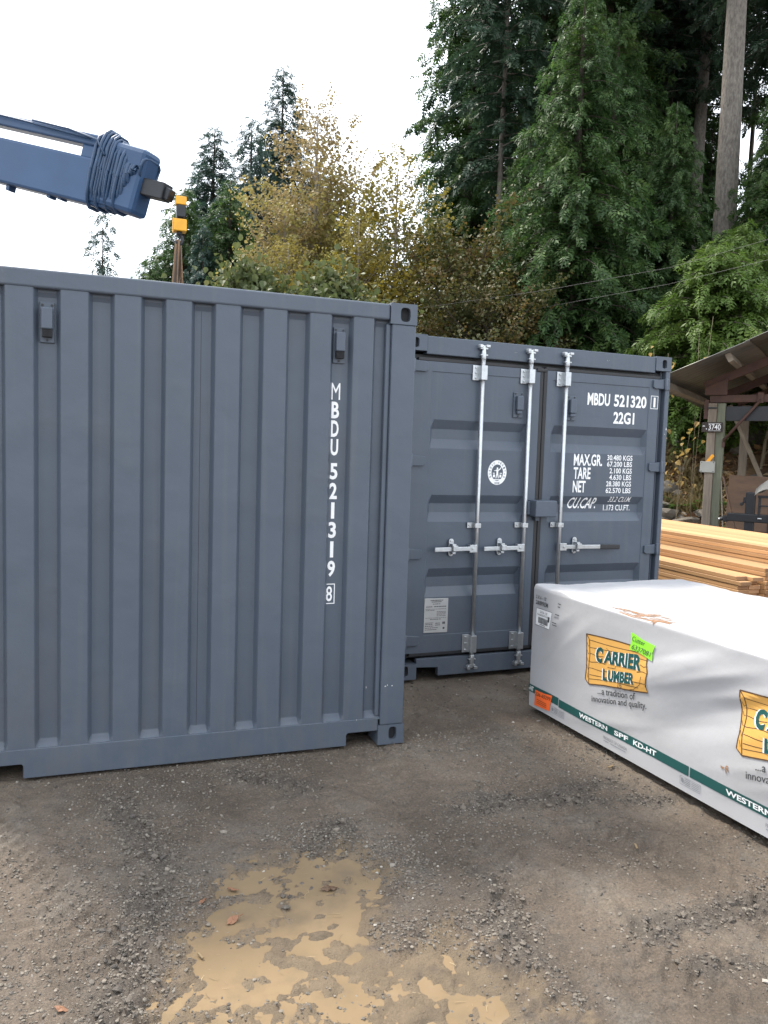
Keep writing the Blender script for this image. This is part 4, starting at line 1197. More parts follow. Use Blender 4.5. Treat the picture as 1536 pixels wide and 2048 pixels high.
tm.f = [(i * (n + 1) + j, (i + 1) * (n + 1) + j, (i + 1) * (n + 1) + j + 1, i * (n + 1) + j + 1) for i in range(n) for j in range(n)]
tm.sm = [True] * len(tm.f)
tm.build('cloth_cover', M['tarp'], mc, solid=.004)
for k, (x, z) in enumerate(((-.02, .2), (.9, .2))):
    MB().tube([(x, -.36, z), (x, -.26, z)], .2, 18).tube([(x, -.38, z), (x, -.355, z)], .09, 12).build('wheel', M['gasket'], mc)
hz = on_shed('black_sheeting', 'black crumpled sheeting lying over timber behind the lumber stacks', 'sheeting', -.25, -.95, 0)
cm = MB(); n = 16
for i in range(n + 1):
    for j in range(5):
        x = i / n * 1.7; y = j / 4 * .6
        e = 1 - abs(j - 2) / 2
        cm.v.append((x, y, (.60 + .06 * math.sin(x * 5) + random.gauss(0, .025)) * (e ** .35) if e > 0 else 0.0))
cm.f = [(i * 5 + j, (i + 1) * 5 + j, (i + 1) * 5 + j + 1, i * 5 + j + 1) for i in range(n) for j in range(4)]
cm.sm = [True] * len(cm.f)
cm.build('sheeting', M['gasket'], hz, solid=.004)

# ------------------------------------------------------------------ loader crane arm above the nearer container
CR = thing('crane_boom', 'flare-tinted blue loader crane boom reaching in from the left above the nearer container', 'crane', (-9.2, 10.7, 0), 0)
def cw(x, y, z): return Vector((x + 9.2, y - 10.7, z))
tipc = cw(-1.35, 4.45, 4.60); fard = (Vector((-2.82, 5.59, 5.00)) - Vector((-1.52, 4.565, 4.55))).normalized()
root = tipc + fard * 8.4
ax = -fard
side = ax.cross(Vector((0, 0, 1))).normalized(); upv = side.cross(ax)
def along(s, a=0.0, b=0.0): return tipc + fard * s + upv * a + side * b
m = MB()
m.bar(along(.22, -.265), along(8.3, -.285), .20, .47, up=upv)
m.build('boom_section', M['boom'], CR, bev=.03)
m = MB()
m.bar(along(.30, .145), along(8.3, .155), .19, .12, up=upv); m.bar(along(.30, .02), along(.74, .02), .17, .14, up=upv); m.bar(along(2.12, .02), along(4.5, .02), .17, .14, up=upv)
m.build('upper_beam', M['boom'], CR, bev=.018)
for s, h in ((1.98, .07), (1.62, .06), (1.05, .03), (.9, .02)):
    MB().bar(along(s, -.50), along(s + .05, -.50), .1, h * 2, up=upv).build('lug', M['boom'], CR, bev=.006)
for pp, rr in (([along(.35, .205), along(2.2, .215), along(6, .22)], .016), ([along(.6, .14, .14), along(1.5, .17, .145), along(2.6, .19, .145), along(7, .2, .145)], .011), ([along(.35, .0, .18), along(.5, .14, .16), along(.9, .19, .14), along(1.4, .20, .135)], .012)):
    MB().tube(pp, rr, 6).build('pipe', M['hose'], CR)
# hose loops bunched round the boom head
for k in range(20):
    s = .50 - k * .031
    hgt = .23 - max(0, k - 7) * .028 + random.uniform(-.025, .05); low = -.50 + random.uniform(-.03, .03) + max(0, k - 11) * .07
    b = .150 + random.uniform(-.012, .015)
    pts = []
    sk = random.gauss(0, .012)
    for q in range(15):
        a = 2 * math.pi * q / 14
        c, s_ = math.cos(a), math.sin(a)
        pts.append(along(s + sk * s_ + random.gauss(0, .004), (hgt + low) / 2 + (hgt - low) / 2 * math.copysign(abs(s_) ** .6, s_), b * math.copysign(abs(c) ** .6, c)))
    MB().tube(pts, random.uniform(.014, .021), 7, cap=False).build('hose', M['hose'], CR)
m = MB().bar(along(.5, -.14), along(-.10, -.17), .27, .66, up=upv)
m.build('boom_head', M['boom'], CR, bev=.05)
m = MB().bar(along(-.08, -.19), along(-.36, -.19), .16, .17, up=upv).bar(along(-.30, -.19), along(-.42, -.21), .10, .12, up=upv)
m.build('extension', M['blacksteel'], CR, bev=.012)
hk = cw(-.985, 4.215, 4.24)
MB().box(hk.x - .055, hk.x + .055, hk.y - .05, hk.y + .05, hk.z - .04, hk.z + .045).build('warning_block', M['yellow'], CR, bev=.008)
MB().box(hk.x - .045, hk.x + .045, hk.y - .05, hk.y + .05, hk.z - .165, hk.z - .042).tube([hk + Vector((0, 0, -.16)), hk + Vector((0, 0, -.20))], .03, 10).build('swivel', M['blacksteel'], CR, bev=.01)
MB().box(hk.x - .072, hk.x + .058, hk.y - .06, hk.y + .06, hk.z - .305, hk.z - .185).box(hk.x - .082, hk.x - .065, hk.y - .03, hk.y + .03, hk.z - .32, hk.z - .17).build('hook_block', M['yellow'], CR, bev=.014)
pts = [hk + Vector((-.015 + .035 * math.sin(a) - .0, 0, -.385 + .05 * math.cos(a))) for a in np.linspace(-.3, 4.4, 12)]
MB().tube([hk + Vector((-.01, 0, -.30)), hk + Vector((-.012, 0, -.34))], .03, 8).tube(pts, .018, 8).build('hook', M['blacksteel'], CR)
# standing end of the crane, beyond the frame
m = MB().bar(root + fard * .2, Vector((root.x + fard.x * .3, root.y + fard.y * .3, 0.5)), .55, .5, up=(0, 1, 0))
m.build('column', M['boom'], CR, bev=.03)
c0 = Vector((root.x + fard.x * .3, root.y + fard.y * .3, 0))
MB().box(c0.x - 1.2, c0.x + 1.2, c0.y - 1.2, c0.y + 1.2, 0, .52).build('base_frame', M['blacksteel'], CR, bev=.02)
# slings hanging from the hook down to the container roof
SL = thing('lifting_sling', 'brown lifting slings hanging in a bunch from the crane hook', 'sling', (-.985, 4.215, 2.575))
for k in range(4):
    a0 = Vector((-.015 + .012 * k - .02, .01 * (k - 1.5), 1.275)); ph = k * 1.7
    L_, w_ = 9, .022 + .006 * k
    m = MB(); vs = []
    for i in range(L_ + 1):
        t_ = i / L_
        c = a0.lerp(Vector((-.13 + .045 * k, .02 * (k - 1.5), .012)), t_) + Vector((.010 * math.sin(ph + t_ * 4), .012 * math.cos(ph + t_ * 3), 0))
        tw = ph + t_ * 1.6
        ww = w_ * (.8 + 1.2 * t_)
        d = Vector((math.cos(tw * .35), math.sin(tw * .35), 0)) * ww
        vs += [c - d, c + d]
    m.add(vs, [(2 * i, 2 * i + 1, 2 * i + 3, 2 * i + 2) for i in range(L_)], True)
    m.build('webbing', M['strap'] if k != 1 else M['darkbark'], SL, solid=.012)

# ------------------------------------------------------------------ overhead wires
for lab, pts in (('upper of the two thin wires crossing in front of the cedars', [(-4, 31, 5.2), (6.5, 16.6, 5.82), (9.0, 13.6, 6.05), (10.6, 10.9, 6.22), (11.15, 8.6, 6.37), (11.7, 3, 7.0)]),
                 ('lower of the two thin wires crossing in front of the cedars', [(-2, 32, 5.4), (9.44, 15.56, 5.86), (10.58, 10.89, 5.84), (11.12, 8.58, 5.94), (11.6, 3, 6.5)])):
    o = MB().tube(pts, .0032, 6).build('overhead_wire', M['wire'])
    tag(o, lab, 'wire', 'overhead wires')

# ------------------------------------------------------------------ vegetation
def rotz(v, a):
    c, s = np.cos(a), np.sin(a)
    return np.stack([v[..., 0] * c - v[..., 1] * s, v[..., 0] * s + v[..., 1] * c, v[..., 2]], -1)

def frond_template(k, width, droop, lw):
    """feathery spray along +x, leaflets in pairs, tip hanging"""
    V, F = [], []
    def q(a, d, l, w_):
        a = np.array(a); d = np.array(d) / np.linalg.norm(d)
        n = np.array([-d[1], d[0], 0.0]); n /= np.linalg.norm(n) + 1e-9
        m_ = a + d * l * .45
        b = len(V)
        V.extend([a, m_ + n * w_, a + d * l, m_ - n * w_]); F.append((b, b + 1, b + 2, b + 3))
    for i in range(k):
        t = (i + .6) / k
        x, z = t, -droop * t * t
        l = width * (1.15 - .75 * t)
        for s in (1, -1):
            q((x * .82, 0, z), (.75, s * .9, -droop * t * 1.1 - .12), l, lw)
    q((.55, 0, -droop * .30), (1, 0, -droop * 1.2), .5, lw * 1.1)
    return np.array(V), np.array(F)

def place_sprays(T, P, yaw, pitch, roll, size):
    """instances of the template as plain geometry"""
    V, F = T
    n = len(P)
    v = V[None] * size[:, None, None]
    c, s = np.cos(roll)[:, None], np.sin(roll)[:, None]
    v = np.stack([v[..., 0], v[..., 1] * c - v[..., 2] * s, v[..., 1] * s + v[..., 2] * c], -1)
    c, s = np.cos(pitch)[:, None], np.sin(pitch)[:, None]
    v = np.stack([v[..., 0] * c - v[..., 2] * s, v[..., 1], v[..., 0] * s + v[..., 2] * c], -1)
    v = rotz(v, yaw[:, None]) + P[:, None]
    f = F[None] + (np.arange(n) * len(V))[:, None, None]
    return v.reshape(-1, 3), f.reshape(-1, F.shape[1])

def conifer(h, z0, rad, nb, rise, droop, T, per, ssize, trunk_r, leaf, bark, seed, lean=(0, 0), shape='cone', sparse=0.0, bare=0.0):
    """returns (trunk mesh, crown mesh)"""
    g = np.random.default_rng(seed)
    tm = MB()
    zs_ = np.linspace(0, h, 14)
    wob = np.cumsum(g.normal(0, .012, (14, 2)), 0) * h / 25
    ctr = lambda z: np.array([np.interp(z, zs_, wob[:, 0]) + lean[0] * z, np.interp(z, zs_, wob[:, 1]) + lean[1] * z])
    tm.tube([(*ctr(z), z) for z in zs_], [max(trunk_r * (1.12 if z < .3 else 1) * (1 - .97 * z / h) ** .8, .012) for z in zs_], 12)
    Ps, Ya, Pi, Ro, Sz = [], [], [], [], []
    for i in range(nb):
        t = (i + g.random()) / nb
        z = z0 + (h - z0) * (t ** .95)
        a = i * 2.39996 + g.normal(0, .35)
        q = (z - z0) / (h - z0)
        if shape == 'cone': L = rad * (1 - q) ** .8 * (.72 + .45 * g.random()) + .25
        elif shape == 'round': L = rad * math.sin(math.pi * min(.12 + q * .86, 1)) ** .7 * (.6 + .5 * g.random()) + .2
        else: L = rad * (1 - q ** 2.2) * (.55 + .55 * g.random()) + .3
        if g.random() < sparse: L *= .45
        dir_ = np.array([math.cos(a), math.sin(a), 0.0])
        npt = 5
        ts = np.linspace(0, 1, npt)
        rs = rise * (.6 + .8 * g.random())
        base = np.array([*ctr(z), z])
        pts = base + dir_ * (L * ts)[:, None] + np.array([0, 0, 1.0]) * (L * (rs * ts - droop * ts ** 2))[:, None]
        if L > .6: tm.tube(pts, np.linspace(max(.012, L * .012), .006, npt), 4, cap=False)
        m = max(4, int(per * L / rad + 3))
        tt = bare + (1 - bare) * (g.random(m) ** .8)
        tt[0] = 1.0
        px = base + dir_ * (L * tt)[:, None] + np.array([0, 0, 1.0]) * (L * (rs * tt - droop * tt ** 2))[:, None]
        sd = np.where(g.random(m) < .5, 1, -1)
        yaw = a + sd * (np.abs(g.normal(.75, .35, m))) * (1 - .6 * (tt > .9))
        px = px + g.normal(0, .05, (m, 3))
        Ps.append(px); Ya.append(yaw); Pi.append(rs * .5 - droop * tt + g.normal(-.18, .28, m)); Ro.append(g.normal(0, .5, m))
        Sz.append(ssize * (.65 + .6 * g.random(m)) * (1.1 - .35 * tt) * min(1, .45 + L / rad))
    V, F = place_sprays(T, np.concatenate(Ps), np.concatenate(Ya), np.concatenate(Pi), np.concatenate(Ro), np.concatenate(Sz))
    return tm, V, F

def tree_thing(name, label, cat, parts, loc, rz=0, sc=1.0, group=None):
    tm, V, F, bark, leaf = parts
    t = thing(name, label, cat, loc, rz, group)
    tm.build('trunk', M[bark], t)
    np_mesh('crown', V, F, M[leaf], t)
    t.scale = (sc, sc, sc)
    return t
def again(src, label, loc, rz, sc=1.0, szz=None):
    t = copy_tree(src)
    t.location = loc; t.rotation_euler = (0, 0, rz); t.scale = (sc, sc, szz or sc)
    t['label'] = label
    return t
def polar(az, d, sink=.15):
    x = CAM.x + d * math.sin(R(az)); y = CAM.y + d * math.cos(R(az))
    return (x, y, gz1(x, y) - sink)

T_cedar = frond_template(4, .46, .55, .075)
T_hem = frond_template(4, .40, .3, .075)
T_fir = frond_template(4, .42, .1, .07)

GF = 'evergreens of the forest behind the yard'
cedar1 = tree_thing('cedar_tree', 'big cedar with drooping fronds down to the far container roof', 'tree',
    conifer(13.5, .4, 3.5, 270, .14, .50, T_cedar, 52, .50, .24, 'cedar', 'darkbark', 21) + ('darkbark', 'cedar'), polar(32.5, 24.5), 0, 1, GF)
# -- left of the yard: a spire fir, its neighbours and a slender one
fir1 = tree_thing('fir_tree', 'tallest spire-topped fir, rising above the autumn maples left of centre', 'tree',
    conifer(22.5, 1.0, 5.2, 270, .06, .26, T_fir, 60, .80, .26, 'fir', 'darkbark', 1) + ('darkbark', 'fir'), polar(11.6, 45), .4, 1, GF)
fir2 = tree_thing('fir_tree', 'smaller dark fir just left of the tallest fir, with a ragged club-shaped top', 'tree',
    conifer(18.5, .6, 4.3, 230, .05, .36, T_cedar, 44, .66, .24, 'fir', 'darkbark', 2, shape='col') + ('darkbark', 'fir'), polar(9.4, 42), 1.0, 1.0, GF)
fir3 = tree_thing('fir_tree', 'slender sparse young fir standing alone against the sky at far left', 'tree',
    conifer(12.6, 1.0, 2.7, 130, .10, .34, T_cedar, 22, .6, .11, 'fir', 'darkbark', 3, sparse=.3) + ('darkbark', 'fir'), polar(-.4, 40), .2, 1, GF)
again(cedar1, 'leftmost low evergreen of the dense row behind the boom head', polar(1.3, 37), 1.0, .78, .58)
again(fir1, 'bluish fir with a thin pointed top behind the hanging slings', polar(6.9, 44), 2.1, 1.05, .82)
again(cedar1, 'broad dark evergreen directly behind the crane hook', polar(5.0, 38), 2.6, 1.25, 1.0)
again(cedar1, 'low rounded evergreen below the crane boom head, left of the slings', polar(2.6, 36), 4.0, 1.0, .72)
again(cedar1, 'dark evergreen filling the gap below the tallest fir', polar(8.0, 37), 5.0, 1.25, 1.02)
again(fir3, 'thin short fir at far left below the boom, lowest of the row', polar(.9, 41), 3.3, .70)
again(fir1, 'dark fir seen dimly through the brown maple crown', polar(14.3, 47), 3.9, 1.0, .78)
again(fir2, 'evergreen backing the yellow maples near the forest edge', polar(17.9, 45), 1.2, .85, .62)
again(fir2, 'evergreen low behind the gap between the brown and the yellow maple', polar(16.0, 43), 3.2, .85, .62)
again(fir2, 'evergreen low behind the right side of the yellow maple', polar(20.6, 42), 2.2, .8, .6)
again(fir2, 'evergreen between the slings and the tallest fir, low and dense', polar(6.2, 36), .7, .62)

# -- broadleaf trees in autumn colour
def broadleaf(h, spread, seed, nleaf, lsize, base_r, levels=4, first=.18, upright=.6, density=1.0):
    g = np.random.default_rng(seed)
    tm = MB(); tips = []
    def grow(p, d, L, r, lev):
        n = 4
        pts = [p]
        dd = d.copy()
        for i in range(n):
            dd = dd + g.normal(0, .10, 3) + np.array([0, 0, .05]); dd /= np.linalg.norm(dd)
            pts.append(pts[-1] + dd * L / n)
        tm.tube(pts, np.linspace(r, r * .62, n + 1), 7 if lev < 2 else 4, cap=False)
        if lev >= 2:
            for q in pts[1:]: tips.append((q, L))
        if lev == levels: return
        k = {0: 7, 1: 5, 2: 4, 3: 3}[lev]
        for j in range(k):
            t = first + (1 - first) * (j + .6) / k if lev == 0 else .3 + .7 * (j + .5) / k
            i = min(int(t * n), n - 1); f = t * n - i
            q = pts[i] * (1 - f) + pts[i + 1] * f if f <= 1 else pts[-1]
            a = g.uniform(0, 6.283) + j * 2.4
            out = np.array([math.cos(a), math.sin(a), upright * g.uniform(.5, 1.6)])
            nd = dd * .35 + out * .8; nd /= np.linalg.norm(nd)
            grow(q, nd, L * (.50 if lev == 0 else .58) * (1.3 - 1.0 * t if lev == 0 else 1) * g.uniform(.8, 1.15) * (spread if lev == 0 else 1), r * (.42 if lev == 0 else .5), lev + 1)
    grow(np.array([0, 0, 0.0]), np.array([0, 0, 1.0]), h * .78, base_r, 0)
    P0 = np.array([t_[0] for t_ in tips]); LL = np.array([t_[1] for t_ in tips])
    wgt = (1.15 - .75 * np.clip(P0[:, 2] / h, 0, 1)) ; wgt /= wgt.sum()
    i = g.choice(len(P0), nleaf, p=wgt)
    C = P0[i] + g.normal(0, 1, (nleaf, 3)) * (.20 + .20 * LL[i])[:, None]
    # a leaf: two-sided folded five-point blade
    blade = np.array([[0, 0, 0], [.45, .42, .10], [1, 0, -.12], [.45, -.42, .10], [.1, .28, .05], [.1, -.28, .05]])
    f = np.array([[0, 4, 1, 2], [0, 2, 3, 5]])
    yaw = g.uniform(0, 6.283, nleaf); pit = g.normal(-.6, .5, nleaf); ro = g.normal(0, .6, nleaf)
    V, F = place_sprays((blade - [.4, 0, 0], f), C, yaw, pit, ro, lsize * (.6 + .8 * g.random(nleaf)))
    return tm, V, F
def twig_template(seed):
    g = np.random.default_rng(seed); V, F = [], []
    blade = np.array([[0, 0, 0], [.45, .45, .10], [1, 0, -.12], [.45, -.45, .10], [.06, .32, .05], [.06, -.32, .05]])
    for k in range(7):
        l = .17 * g.uniform(.6, 1.25)
        v, f = place_sprays((blade, np.array([[0, 4, 1, 2], [0, 2, 3, 5]])), np.array([[.12 + .9 * k / 7, g.normal(0, .12), g.normal(0, .10)]]), np.array([g.uniform(-1.6, 1.6)]), np.array([g.normal(-.6, .5)]), np.array([g.normal(0, .6)]), np.array([l]))
        F.append(f + sum(len(q) for q in V)); V.append(v)
    return np.concatenate(V), np.concatenate(F)
T_twig = twig_template(3)
def maple(h, z0, rad, nb, per, ss, r, seed, shape='cone'):
    return conifer(h, z0, rad, nb, 1.05, .12, T_twig, per, ss, r, '', '', seed, shape=shape, sparse=.25, bare=.12)
GM = 'maples in autumn colour'
maple1 = tree_thing('maple_tree', 'tall maple with thinning brown leaves in front of the firs, left of centre', 'tree', maple(12.2, 1.6, 2.9, 150, 24, .85, .15, 11) + ('palebark', 'maple_brown'), polar(14.0, 29), .3, 1.16, GM)
maple2 = tree_thing('maple_tree', 'yellow-leaved maple with bare upper twigs, right of the brown maple', 'tree', maple(11.0, 1.2, 2.5, 120, 20, .85, .12, 12) + ('palebark', 'maple_yellow'), polar(19.9, 27), 1.0, 1.08, GM)
maple3 = tree_thing('maple_tree', 'dark olive maple with rusty leaves above the joint of the two containers', 'tree', maple(8.2, .5, 2.6, 130, 24, .9, .13, 13, 'round') + ('darkbark', 'maple_olive'), polar(24.6, 25), .5, 1, GM)
again(maple1, 'thin brown maple close to the left of the tall brown one', polar(11.9, 28), 2.2, .86)
again(maple1, 'half-bare brown maple just right of the tall brown one', polar(15.9, 30), 4.4, 1.0)
again(maple2, 'small bright yellow maple low between the brown maple and the forest', polar(17.2, 25.5), 3.0, .84)
again(maple2, 'yellow maple at the forest edge above the nearer container corner', polar(22.2, 28.0), 4.2, .90)
again(maple2, 'yellow-green maple low in front of the brown maple', polar(12.2, 26), 2.4, .78)
again(maple1, 'greying brown maple at the back, between the firs and the yellow maple', polar(17.6, 35), 2.0, .94)
shr = tree_thing('broadleaf_shrub', 'pale green shrub showing over the container roof right of the slings', 'shrub', broadleaf(5.0, .95, 14, 11000, .12, .06, first=.05) + ('twig', 'shrub'), polar(10.6, 22), 0, 1.42, 'shrubs behind the nearer container')
again(shr, 'olive shrub over the container roof below the brown maple', polar(13.4, 21.5), 2.0, 1.4)
again(shr, 'shrub over the container roof below the yellow maple', polar(16.6, 21), 4.1, 1.32)
again(shr, 'small shrub at the container roof right of the yellow maple', polar(19.6, 21), 5.3, 1.2)
again(maple3, 'low rusty maple just right of the nearer container corner', polar(27.0, 22.5), 2.6, .72)

# -- the forest on the right: cedars hanging low in front, tall trunks behind
cedar2 = tree_thing('cedar_tree', 'tall bushy cedar at the left edge of the forest, leaning out against the sky', 'tree',
    conifer(27, 3, 3.3, 300, .15, .46, T_cedar, 44, .60, .34, 'cedar', 'darkbark', 22, shape='col') + ('darkbark', 'cedar'), polar(24.9, 36), 0, 1.04, GF)
hem1 = tree_thing('hemlock_tree', 'thick grey trunk in full view at right, its crown starting high up', 'tree',
    conifer(40, 14.5, 4.4, 150, .05, .32, T_hem, 46, .66, .42, 'hemlock', 'bark', 23, lean=(-.012, 0), shape='col', bare=.05) + ('bark', 'hemlock'), polar(42.2, 29.5), 0, 1, GF)
hem2 = tree_thing('hemlock_tree', 'slim grey trunk with gaps of sky, left of the big drooping cedar', 'tree',
    conifer(31, 11.5, 3.2, 150, .08, .40, T_hem, 46, .66, .14, 'hemlock', 'bark', 24, shape='col', sparse=.2, bare=0) + ('bark', 'hemlock'), polar(27.1, 30), 0, 1, GF)
young = tree_thing('young_cedar', 'bright yellow-green young cedar just left of the shed roof', 'tree',
    conifer(5.2, .1, 1.75, 170, .35, .5, T_cedar, 32, .42, .07, 'youngcedar', 'darkbark', 25, shape='round') + ('darkbark', 'youngcedar'), polar(41.8, 21.6), 0, 1, 'young cedars on the bank')
again(cedar1, 'cedar left of the big drooping one, above the left door of the far container', polar(29.2, 27.5), 1.3, .86)
again(cedar1, 'cedar with long reaching boughs between the big drooping cedar and the thick trunk', polar(38.8, 27.0), 2.9, .72)
again(cedar1, 'cedar behind the thick grey trunk at the right edge', polar(45.4, 28.5), 4.4, .78)
again(cedar2, 'tall cedar second from the sky edge of the forest', polar(29.8, 38), 2.2, 1.0)
again(cedar2, 'tall cedar above the big drooping cedar, middle of the forest', polar(34.2, 35), 3.6, .95)
again(cedar1, 'green cedar half way up behind the big drooping cedar', polar(34.8, 29.5), 5.5, 1.0)
again(hem2, 'thin pale trunk high between the middle cedar and the thick grey trunk', polar(38.4, 39), 1.9, 1.1)
again(hem2, 'dark slim hemlock behind the thin pale trunk', polar(36.6, 38), 4.0, 1.05)
again(hem1, 'hemlock close behind the left of the thick grey trunk', polar(40.2, 38), 2.4, .82)
again(hem2, 'slim hemlock at the right edge beyond the thick trunk', polar(45.6, 34), .8, 1.06)
k = 0
for az, d, src, sc in ((39.4, 42, cedar2, 1.05), (36.4, 41, cedar2, .95), (25.2, 43, cedar2, .78), (31.4, 44, hem2, 1.15), (36.0, 46, hem2, 1.1), (38.0, 45, hem1, .84), (43.6, 44, hem2, 1.05), (47.4, 40, cedar2, .9),
                       (41.2, 40, cedar1, .85), (37.2, 36, cedar1, .75), (44.4, 37, cedar1, .75), (30.6, 34, cedar1, .8), (50.5, 32, cedar1, .9), (26.4, 33, cedar1, .75)):
    o = again(src, 'dark evergreen deep in the forest, hardly told from its neighbours', polar(az, d), k * 1.7, sc)
    o['group'] = 'deep forest evergreens'
    k += 1
again(young, 'smaller bright young cedar half hidden by the shed roof edge', polar(44.2, 22.6), 2.0, .92)
again(young, 'dull green young cedar at the foot of the thick grey trunk', polar(43.2, 25.2), 3.5, 1.05)
again(young, 'young cedar in the dark gap right of the big drooping cedar', polar(40.2, 23.6), 4.7, .72)
shr2 = again(shr, 'brown-tinged shrub behind the shed roof at the right edge', polar(45.4, 20.8), 1.2, .75)
again(shr, 'green shrub on the bank seen below the shed roof', polar(44.6, 23.0), 5.2, .62)
again(shr, 'green shrub on the bank left of the shed post, under the young cedar', polar(42.6, 23.4), 3.2, .50)

# saplings with a few pale leaves on the bank
def sapling(label, az, d, h, n, seed, leaf='paleleaf', lean=0.1):
    g = np.random.default_rng(seed)
    x, y, z = polar(az, d, .05)
    t = thing('sapling', label, 'sapling', (x, y, z), 0, 'saplings on the bank')
    m = MB()
    tops = []
    for k in range(3):
        a = g.uniform(0, 6.28); l = h * g.uniform(.6, 1)
        pts = [np.array([math.cos(a) * lean * l * q ** 1.5, math.sin(a) * lean * l * q ** 1.5, l * q]) for q in np.linspace(0, 1, 7)]
        m.tube(pts, np.linspace(.009, .003, 7), 5)
        tops += pts[3:]
    m.build('stem', M['twig'], t)
    tops = np.array(tops)
    C = tops[g.integers(0, len(tops), n)] + g.normal(0, .16, (n, 3))
    blade = np.array([[0, 0, 0], [.45, .45, .10], [1, 0, -.12], [.45, -.45, .10], [.05, .34, .05], [.05, -.34, .05]])
    V, F = place_sprays((blade, np.array([[0, 4, 1, 2], [0, 2, 3, 5]])), C, g.uniform(0, 6.28, n), g.normal(-.7, .4, n), g.normal(0, .5, n), g.uniform(.07, .15, n))
    np_mesh('foliage', V, F, M[leaf], t)
sapling('sapling with large pale yellow leaves just beyond the far container corner', 39.2, 17.6, 4.2, 34, 1)
sapling('leafy green sapling showing above the far container roof', 37.0, 17.2, 4.1, 60, 2, 'shrub', .06)
sapling('low sapling with yellow leaves between far container and shed post', 40.3, 18.6, 2.6, 30, 3)
sapling('tall bare-stemmed sapling rising before the bright young cedar', 41.2, 18.5, 5.9, 8, 4, 'paleleaf', .05)

# ferns
def fern(label, az, d, size, seed):
    g = np.random.default_rng(seed)
    t = thing('fern', label, 'fern', polar(az, d, .02), 0, 'ferns on the bank')
    T = frond_template(9, .22, .5, .035)
    n = 16
    V, F = place_sprays(T, np.zeros((n, 3)) + [0, 0, .05], np.arange(n) * 2.4, g.uniform(.3, .95, n), g.normal(0, .2, n), size * g.uniform(.7, 1.1, n))
    np_mesh('fronds', V, F, M['fern'], t)
fern('fern on the bank left of the number sign', 40.6, 19.6, 1.0, 1)
fern('fern low on the bank behind the leaning plywood, left one', 44.2, 19.3, 1.1, 2)
fern('fern low on the bank behind the leaning plywood, right one', 45.4, 19.0, 1.2, 3)
fern('small fern higher on the bank under the shed eave', 42.0, 21.6, .9, 4)

# bank: litter, grass tufts, rocks
def rand_polar(n, a0, a1, d0, d1, g):
    az = np.radians(g.uniform(a0, a1, n)); d = g.uniform(d0, d1, n)
    x = CAM.x + d * np.sin(az); y = CAM.y + d * np.cos(az)
    return x, y, gz(x, y)
g = np.random.default_rng(5)
x, y, z = rand_polar(16000, 36.5, 49, 17.2, 25, g)
keep = (fbm(x, y, 1.2, 3, 141) + g.normal(0, .15, len(x))) > -.12
x, y, z = x[keep], y[keep], z[keep]
n = len(x)
blade = np.array([[0, 0, 0], [.4, .42, .16], [1, 0, .06], [.4, -.42, .12], [.02, .3, .1], [.02, -.3, .05]])
V, F = place_sprays((blade, np.array([[0, 4, 1, 2], [0, 2, 3, 5]])), np.stack([x, y, z + .03], 1), g.uniform(0, 6.28, n), g.normal(0.1, .4, n), g.normal(0, .5, n), g.uniform(.08, .22, n))
tag(np_mesh('fallen_leaves', V, F, M['litter']), kind='stuff')
x, y, z = rand_polar(600, 38, 49, 18.2, 23.5, g)
keep = fbm(x, y, 1.6, 2, 151) > .12
x, y, z = x[keep], y[keep], z[keep]
blv, blf = [], []
tuft = np.array([[0, -.02, 0], [0, .02, 0], [.25, .012, .5], [.6, 0, .75]]); tf = np.array([[0, 1, 2, 3]])
m_ = len(x) * 14
P_ = np.repeat(np.stack([x, y, z - .02], 1), 14, 0) + g.normal(0, .04, (m_, 3)) * [1, 1, 0]
V, F = place_sprays((tuft, tf), P_, g.uniform(0, 6.28, m_), g.normal(0.25, .3, m_), g.normal(0, .2, m_), g.uniform(.2, .5, m_))
tag(np_mesh('dry_grass', V, F, M['drygrass']), kind='stuff')

def rock_mesh(seed):
    bm = bmesh.new(); bmesh.ops.create_icosphere(bm, subdivisions=2, radius=1)
    gg_ = np.random.default_rng(seed)
    pl = [Vector(gg_.normal(0, 1, 3)).normalized() for _ in range(9)]
    for v in bm.verts:
        for p in pl:
            d = v.co.dot(p) - .72
            if d > 0: v.co -= p * d * .9
        v.co += Vector(gg_.normal(0, .03, 3))
        v.co.z *= .7
    me = bpy.data.meshes.new('rock'); bm.to_mesh(me); bm.free(); me.materials.append(M['rock']); return me
rm = [rock_mesh(s) for s in range(4)]
for k in range(34):
    az, d = g.uniform(38.2, 42.2), g.uniform(18.0, 22.0)
    if k > 22: az = g.uniform(43.5, 47)
    xx, yy, zz = polar(az, d, .0)
    s = float(g.uniform(.14, .42))
    o = bpy.data.objects.new('rock', rm[k % 4]); link(o)
    o.location = (xx, yy, zz + s * .15); o.scale = (s * 1.3, s, s * .8); o.rotation_euler = (g.uniform(-.4, .4), g.uniform(-.4, .4), g.uniform(0, 6))
    tag(o, 'grey-brown rock half sunk in the leaf-strewn bank behind the shed', 'rock', 'rocks on the bank')

